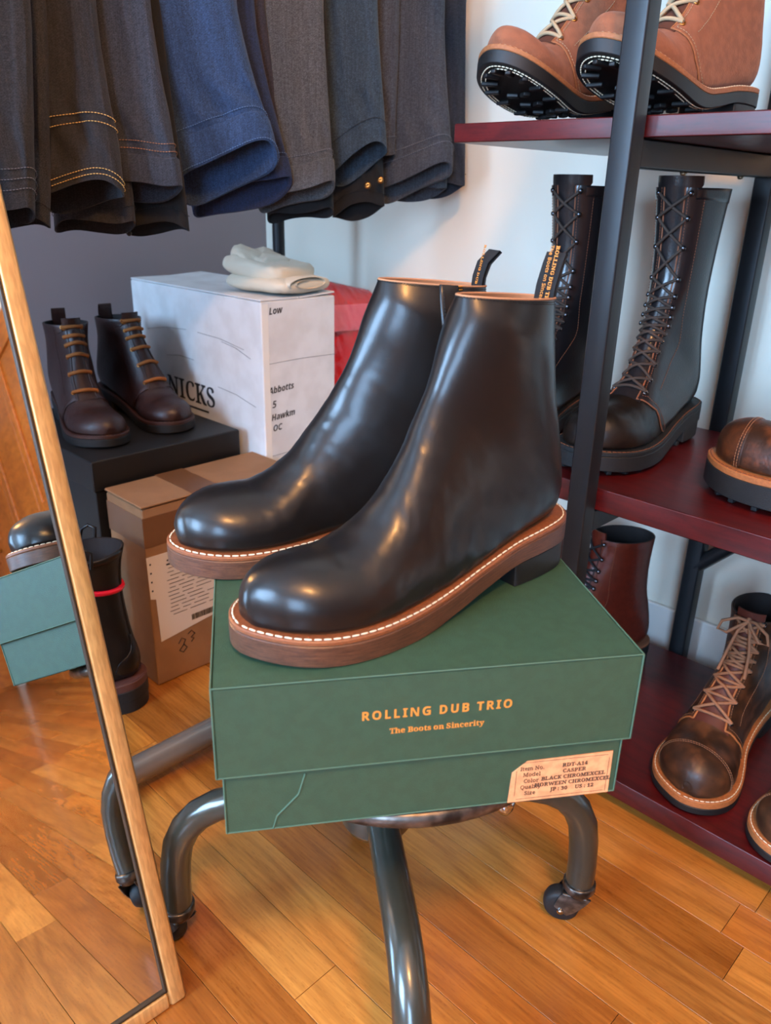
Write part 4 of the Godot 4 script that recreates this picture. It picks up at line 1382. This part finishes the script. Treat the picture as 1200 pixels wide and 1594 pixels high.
func corner_boots() -> void:
	for k in 2:
		var t = boot_thing("laced_boot", ["dark brown laced boot on the black box, nearer the mirror", "dark brown laced boot on the black box, against the white carton"][k], [Vector3(-1.545, 0.376, -0.672), Vector3(-1.552, 0.376, -0.766)][k], [Vector3(0.974, 0, 0.226), Vector3(0.999, 0, 0.04)][k], "dark brown laced boots")
		var o = {"k": 0.96, "side": [-1.0, 1.0][k], "keep": 16, "shaft": shaft_low(0.187), "wrinkle": 0.0022, "seed": 150.0 + k * 5, "toe_high": 0.62, "edge": 0.005, "upper": M.oxblood, "welt_mat": M.oxblood_welt, "welt": 0.006, "sole_mat": M.dark_sole, "heel_mat": M.dark_sole, "stitch_mat": M.oxblood_welt, "lining": M.dark_lining, "quarter": M.oxblood, "tongue": M.oxblood, "edge_mat": M.oxblood, "hook_mat": M.hook_brass, "lace_mat": M.lace_gold, "pairs": 7, "hooks": 0, "only_bars": true, "lace_r": 0.0034, "gap": 0.05}
		var last = make_boot(t, o)
		lace_up(t, last, o)
		pull_strap(t, last, 0.022, 0.024, M.oxblood)
	# black pull-on boot on the floor, its shaft slumped
	var e = boot_thing("engineer_boot", "black pull-on boot with a pink band round its shaft, on the floor beside the mirror", Vector3(-1.058, 0, -0.528), Vector3(-0.5, 0, 0.87).normalized())
	var o2 = {"k": 0.955, "width": 1.12, "side": 1.0, "keep": 18, "shaft": [[0.016, 0.15, 0.140, 0.220, 0.041, 0.48, 1.0], [0.020, 0.20, 0.138, 0.235, 0.043, 0.5, 1.0], [0.018, 0.25, 0.132, 0.258, 0.045, 0.5, 1.0], [0.010, 0.285, 0.120, 0.275, 0.047, 0.5, 1.0]], "lift": 0.012, "wrinkle": 0.004, "seed": 170.0, "toe_high": 0.95, "edge": 0.007, "upper": M.engineer_black, "welt_mat": M.engineer_welt, "welt": 0.014, "sole_mat": M.lug_grey, "heel_mat": M.lug_grey, "stitch_mat": M.engineer_welt, "lining": M.dark_lining, "quarter": M.engineer_black}
	var el = make_boot(e, o2)
	var band = []
	for i in 41: band.push_back(el.at(el.top - 1.75, i / 40.0, 0.002))
	part("pink_band", Build.new().tube(band, 0.0042, 8, false).done(), M.pink_band, e)
	heel_stay(e, el, o2)
	for v in [[el.top - 0.22, 0.4]]:
		var strap = func(p: float, q: float) -> Vector2: return Vector2(v[0] + (q - 0.5) * v[1], lerpf(0.06, 0.94, p))
		part("strap", overlay(el, strap, 0.003, 34, 3), M.engineer_black, e)
	# the pull loops at the top
	for a in [0.25, 0.75]:
		var p0 = el.at(el.top - 0.5, a, 0.002)
		var p1 = el.at(el.top, a, 0.004) + Vector3(0, 0.022, 0)
		part("pull_loop", Build.new().tube([p0 + Vector3(0.012, 0, 0), p1 + Vector3(0.010, -0.006, 0), p1, p1 + Vector3(-0.010, -0.006, 0), p0 + Vector3(-0.012, 0, 0)], 0.003, 8, true).done(), M.engineer_black, e)

# ---------------------------------------------------------------- trousers on the rack

func trouser_leg(t: Node3D, hem: Vector3, half: float, roll: float, tilt: float, top: Vector3, half_top: float, m: Material, o: Dictionary) -> void:
	var r = Vector3(0.719, 0, -0.695)
	var f = Vector3(0.695, 0, 0.719)
	var deep: float = o.get("deep", 0.02)
	var sd: float = o.get("seed", 1.0)
	var n = 44
	var loop = func(h: float, grow: float) -> PackedVector3Array:
		# h: metres above the hem
		var span: float = top.y - hem.y
		var s = h / span
		var c = hem.lerp(top, minf(s, 1.0)) if s <= 1.0 else Vector3(top.x, hem.y + h, top.z)
		var near_rail = clampf((hem.y + h - 1.45) / 0.15, 0.0, 1.0)
		var w = lerpf(half, half_top, smoothstep(0.0, 1.0, s)) + grow
		var th = lerpf(deep, 0.012, near_rail) + grow
		var keep = clampf(1.0 - h / 0.16, 0.0, 1.0)
		keep = keep * keep * (3.0 - 2.0 * keep)
		var row = PackedVector3Array()
		for j in n:
			var a = TAU * j / n
			var cs = cos(a); var sn = sin(a)
			var cx = signf(cs) * pow(absf(cs), 0.85); var sy = signf(sn) * pow(absf(sn), 0.85)
			var fold = 0.006 * fine.get_noise_3d(cx * 2.2 + sd, h * 5.0, sy * 1.1 + sd) * clampf(h * 14.0 + 0.35, 0.0, 1.0) + 0.0035 * fine.get_noise_3d(cx * 5.0 + sd, h * 14.0, sd + sy)
			fold += 0.004 * exp(-pow((h - 0.07) / 0.04, 2.0)) * sin(cx * 9.0 + sd + h * 60.0)
			row.push_back(c + r * (cx * w) + f * (sy * th + fold * (0.6 + 0.4 * sn)) + Vector3(0, keep * (tilt * sy + roll * cx) + keep * o.get("wave", 0.004) * sin(a * 3.0 + sd), 0))
		return row
	var rows = []
	var hs = [0.0, 0.006, 0.014, 0.024, 0.036, 0.05, 0.065, 0.082, 0.10, 0.12, 0.145, 0.17, 0.20, 0.24, 0.30, 0.38, 0.48, 0.6, 0.72]
	for h in hs:
		if hem.y + h < 1.59: rows.push_back(loop.call(h, 0.0))
	rows.push_back(loop.call(1.60 - hem.y, 0.0))
	var inside = []
	for h in [0.0, 0.012, 0.03, 0.06, 0.1, 0.2, 0.32, 0.45]: inside.push_back(loop.call(h, -0.0022))
	var b = Build.new()
	b.grid(rows, true, false, true)
	b.grid([rows[0], inside[0], inside[0]], true)
	b.grid(inside, true, false, true)
	var leg = part("leg", b.done(), m, t)
	var cuff: float = o.get("cuff", 0.0)
	if cuff > 0.0:
		var cr = [loop.call(0.0, -0.0015), loop.call(-0.0015, 0.0012), loop.call(-0.0005, 0.003), loop.call(cuff * 0.5, 0.0034), loop.call(cuff - 0.001, 0.0030), loop.call(cuff, 0.0015), loop.call(cuff, -0.001)]
		part("cuff", Build.new().grid(cr, true).done(), o.get("cuff_mat", m), leg)
	for s in o.get("seams", []):
		var lp: PackedVector3Array = loop.call(s, 0.0016 if s > cuff or cuff == 0.0 else 0.0046)
		var pts = []
		for j in n + 1: pts.push_back(lp[j % n])
		many(part("stitching", stitches(pts, 0.0026, 0.0012, 0.0006), o.thread, leg))

func trousers() -> void:
	var cloth = func(called: String, c: Color, deep := 0.02) -> Material: return mat(called, c, 0.92, {"tex": T.denim, "tri": 5.0, "sheen": 0.35, "bump": T.denim, "deep": deep})
	cloth.call("charcoal", Color(0.229, 0.234, 0.256))
	cloth.call("selvedge", Color(0.207, 0.207, 0.229))
	cloth.call("indigo", Color(0.251, 0.273, 0.327))
	cloth.call("navy", Color(0.218, 0.338, 0.512))
	cloth.call("navy_deep", Color(0.153, 0.218, 0.371))
	cloth.call("plum", Color(0.240, 0.218, 0.267))
	cloth.call("ash_grey", Color(0.392, 0.398, 0.409))
	cloth.call("petrol", Color(0.256, 0.338, 0.409))
	cloth.call("ash", Color(0.338, 0.349, 0.387))
	cloth.call("slate", Color(0.322, 0.338, 0.376))
	cloth.call("ink", Color(0.207, 0.229, 0.283))
	cloth.call("black_cloth", Color(0.087, 0.087, 0.098))
	mat("thread_yellow", Color(0.85, 0.70, 0.42), 0.8)
	mat("thread_grey", Color(0.40, 0.41, 0.44), 0.8)
	mat("thread_blue", Color(0.30, 0.42, 0.58), 0.8)
	var group = "trousers hanging on the rack"
	var list = [
		["charcoal jeans at the left end of the rack, above the mirror frame", M.charcoal, Vector3(-1.050, 0.761, -0.396), 0.0498, 0.0023, 0.0093, Vector3(-1.050, 0.987, -0.426), 0.0479, {"seams": [0.034, 0.022, 0.046], "thread": M.thread_grey}],
		["black selvedge jeans with rows of yellow stitching round the hem", M.selvedge, Vector3(-1.050, 0.782, -0.506), 0.0582, 0.0091, 0.0140, Vector3(-1.050, 1.000, -0.515), 0.0374, {"seams": [0.007, 0.014, 0.076, 0.088], "thread": M.thread_yellow}],
		["dark indigo jeans with a frayed cuff, between the black pair and the blue pair", M.indigo, Vector3(-1.050, 0.790, -0.591), 0.0569, 0.0056, 0.0113, Vector3(-1.050, 1.010, -0.584), 0.0411, {"cuff": 0.034, "seams": [0.042, 0.052], "thread": M.lace_tan}],
		["bright navy blue trousers with a wide open turned-up cuff", M.navy, Vector3(-1.050, 0.817, -0.736), 0.0722, 0.0291, 0.0263, Vector3(-1.050, 1.026, -0.686), 0.0636, {"cuff": 0.042, "seams": [0.052, 0.002], "thread": M.thread_blue, "deep": 0.03}],
		["plum-black trousers, mostly hidden behind the bright navy pair", M.plum, Vector3(-1.090, 0.835, -0.815), 0.0484, 0.0074, 0.0099, Vector3(-1.090, 1.044, -0.785), 0.0474, {"seams": [0.03], "thread": M.thread_black}],
		["washed grey jeans with a turned-up cuff, right of the navy pair", M.ash_grey, Vector3(-1.050, 0.787, -0.867), 0.0580, 0.0173, 0.0122, Vector3(-1.050, 1.052, -0.856), 0.0517, {"cuff": 0.036, "seams": [0.05], "thread": M.thread_grey}],
		["petrol blue trousers with snap buttons inside the open hem", M.petrol, Vector3(-1.050, 0.838, -1.000), 0.0483, 0.0258, 0.0183, Vector3(-1.050, 1.069, -0.974), 0.0460, {"seams": [0.04], "thread": M.thread_black, "deep": 0.026}],
		["grey trousers showing as a narrow strip behind the petrol blue pair", M.ash, Vector3(-1.085, 0.845, -1.065), 0.0421, 0.0067, 0.0112, Vector3(-1.085, 1.084, -1.050), 0.0530, {"seams": [0.03], "thread": M.thread_grey}],
		["slate grey jeans with a stitched turned-up cuff, near the right end", M.slate, Vector3(-1.050, 0.813, -1.142), 0.0643, 0.0255, 0.0174, Vector3(-1.050, 1.093, -1.132), 0.0459, {"cuff": 0.040, "seams": [0.052, 0.037], "thread": M.thread_grey}],
		["dark ink blue trousers, last on the rack, against the wall", M.ink, Vector3(-1.062, 0.800, -1.222), 0.0490, 0.0097, 0.0097, Vector3(-1.062, 1.105, -1.204), 0.0450, {"seams": [0.02], "thread": M.thread_black, "deep": 0.018}],
	]
	for i in list.size():
		var q = list[i]
		var t = thing("trousers", q[0], "trousers", Vector3(q[2].x, 0, q[2].z), 0.0, group)
		var off = Vector3(q[2].x, 0, q[2].z)
		var o: Dictionary = q[8]
		o["seed"] = 3.7 * i + 1.0
		trouser_leg(t, q[2] - off, q[3], q[4], q[5], q[6] - off, q[7], q[1], o)
		# the other leg, hanging a little lower behind
		var back = Vector3(0.695, 0, 0.719) * -0.048
		if i == 3:
			trouser_leg(t, Vector3(-1.082, 0.785, -0.785) - off, 0.075, 0.0225, 0.0196, Vector3(-1.082, 1.035, -0.74) - off, 0.062, M.navy_deep, {"cuff": 0.03, "thread": M.thread_blue, "seams": [0.036], "seed": 77.0, "deep": 0.02})
		elif i in [0, 1, 2, 5, 6, 8]:
			var drop: float = [0.012, 0.038, 0.05, 0, 0, 0.03, 0.075, 0, 0.02, 0][i]
			var m2: Material = [M.charcoal, M.selvedge, M.black_cloth, null, null, M.black_cloth, M.black_cloth, null, M.slate, null][i]
			trouser_leg(t, q[2] - off + back - Vector3(0, drop, 0), q[3] * 0.95, q[4] * 0.4, q[5] * 0.6, q[6] - off + back, q[7], m2, {"seams": [0.02], "thread": M.thread_black, "seed": 9.1 * i + 5.0, "deep": 0.017})
		if i == 6:
			for p in [Vector3(-1.026, 0.806, -1.0), Vector3(-1.034, 0.815, -1.038)]:
				part("snap_button", Build.new().lathe([Vector2(0.0, -0.001), Vector2(0.005, -0.001), Vector2(0.0055, 0.001), Vector2(0.003, 0.002), Vector2(0.0015, 0.0012), Vector2(0.0, 0.0012)], 14, Transform3D(Basis(Vector3(0.719, 0, -0.695), Vector3(0.695, 0, 0.719), Vector3.DOWN), p - off)).done(), M.hook_brass, t)
		if i == 2:
			part("zip_pull", Build.new().tube([Vector3(-1.08, 0.752, -0.588) - off, Vector3(-1.08, 0.737, -0.588) - off], 0.0025, 6).ball(Vector3(-1.08, 0.735, -0.588) - off, 0.0038).done(), M.black_steel, t)

	# unseen trousers, added behind the mirror to shade the left corner
	for i in 9:
		var z = -0.27 + 0.125 * i
		var t = thing("trousers", "unseen dark trousers behind the leaning mirror, added to keep light off the left corner", "trousers", Vector3(-1.05, 0, z), 0.0, "unseen trousers added for shade")
		trouser_leg(t, Vector3(0, 0.60, 0), 0.075, 0.008, 0.012, Vector3(0, 1.02, 0), 0.05, [M.indigo, M.charcoal, M.ink][i % 3], {"seams": [0.03], "thread": M.thread_black, "seed": 200.0 + i})

# ---------------------------------------------------------------- folded cloth and red bag

func soft_slab(size: Vector3, pw: float, bump: float, sd: float, turn: Basis) -> Array:
	var rows = []
	var nv = 18; var nu = 56
	for i in nv + 1:
		var b = PI * (i / float(nv)) - PI / 2
		var row = PackedVector3Array()
		for j in nu:
			var a = TAU * j / nu
			var cb = pow(cos(b), 0.35) if cos(b) > 0.0 else 0.0
			var x = signf(cos(a)) * pow(absf(cos(a)), pw) * cb
			var z = signf(sin(a)) * pow(absf(sin(a)), pw) * cb
			var y = signf(sin(b)) * pow(absf(sin(b)), 0.8)
			var p = Vector3(x * size.x, y * size.y, z * size.z) / 2.0
			p += Vector3(x * 0.4, 1.0, z * 0.4) * bump * fine.get_noise_3d(p.x * 16.0 + sd, p.y * 20.0, p.z * 16.0)
			row.push_back(turn * p)
		rows.push_back(row)
	return rows

func cloth_and_bag() -> void:
	var c = thing("folded_cloth", "folded off-white cotton dust bag lying on the white carton", "cloth", Vector3(-1.225, 0.6185, -0.962), 0.0)
	var tilt = Basis(Vector3.UP, 0.10)
	var b1 = Build.new()
	b1.grid(soft_slab(Vector3(0.165, 0.030, 0.135), 0.3, 0.004, 3.0, tilt), true)
	var m1 = part("lower_fold", b1.done(), M.cotton, c)
	m1.position = Vector3(0.0, 0.0165, 0.0)
	var b2 = Build.new()
	b2.grid(soft_slab(Vector3(0.15, 0.034, 0.12), 0.35, 0.006, 8.0, Basis(Vector3.UP, 0.16) * Basis(Vector3.BACK, -0.10)), true)
	var m2 = part("upper_fold", b2.done(), M.cotton, c)
	m2.position = Vector3(-0.022, 0.040, 0.004)
	# the rolled front fold: a flattened scroll seen from its end
	var scroll = []
	for r in 2:
		var row_a = []
		for i in 34:
			var a = -0.6 + i / 33.0 * (TAU * 1.35)
			var rad = 0.0145 - 0.0065 * i / 33.0
			row_a.push_back(Vector3(0.0, sin(a) * rad * 0.85 + 0.021, cos(a) * rad * 3.6))
		scroll.push_back(row_a)
	var rows = []
	for x in [0.04, 0.087]:
		var row = PackedVector3Array()
		for p in scroll[0]: row.push_back(tilt * (p + Vector3(x, 0, 0.004)))
		rows.push_back(row)
	part("rolled_fold", Build.new().grid(rows).done(), M.cotton, c)
	var b3 = Build.new()
	b3.grid(soft_slab(Vector3(0.10, 0.03, 0.09), 0.4, 0.010, 21.0, Basis(Vector3.BACK, -0.22)), true)
	var m3 = part("loose_corner", b3.done(), M.cotton, c)
	m3.position = Vector3(-0.040, 0.052, 0.006)
	var d = thing("red_bag", "red item in a clear plastic zip bag behind the white carton", "bag", Vector3(-1.27, 0, -1.178))
	var nu = 48
	var body = []
	for i in 41:
		var s = i / 40.0
		var w = 0.16 * pow(sin(clampf(s * 0.86 + 0.10, 0.0, 1.0) * PI), 0.28) / 2.0
		var th = lerpf(0.075, 0.035, s) * pow(sin(clampf(s * 0.9 + 0.08, 0.0, 1.0) * PI), 0.45) / 2.0 * 1.4
		var row = PackedVector3Array()
		for j in nu:
			var a = TAU * j / nu
			var p = Vector3(cos(a) * th, s * 0.585, sin(a) * w)
			var nz = fine.get_noise_3d(p.x * 20.0, p.y * 13.0, p.z * 20.0 + 5.0) + 0.6 * fine.get_noise_3d(p.x * 44.0, p.y * 36.0, p.z * 44.0)
			row.push_back(Vector3(p.x + signf(cos(a)) * absf(nz) * 0.011, p.y, p.z * (1.0 + 0.05 * nz)))
		body.push_back(row)
	part("body", Build.new().grid(body, true, true, true).done(), M.red_plastic, d)
	var band = []
	for i in 7:
		var row = PackedVector3Array()
		var y = 0.525 + i * 0.009
		for j in 30:
			var z = lerpf(-0.078, 0.078, j / 29.0)
			row.push_back(Vector3(0.030 + 0.003 * fine.get_noise_2d(y * 60.0, z * 50.0) + 0.0015 * (i % 2), y - 0.10 * (0.078 - z) * 0.4, z))
		band.push_back(row)
	var bb = Build.new()
	bb.grid(band)
	part("zip_band", bb.done(), M.pink_plastic, d)
	var flap = []
	for i in 9:
		var s = i / 8.0
		var row = PackedVector3Array()
		for j in 24:
			var z = lerpf(-0.075, 0.08, j / 23.0)
			row.push_back(Vector3(0.018 - 0.03 * s + 0.004 * fine.get_noise_2d(s * 4.0, z * 40.0), 0.57 + 0.06 * sin(s * PI * 0.5) * (0.45 + 0.55 * (z + 0.075) / 0.155), z))
		flap.push_back(row)
	part("flap", Build.new().grid(flap).done(), M.red_plastic, d)
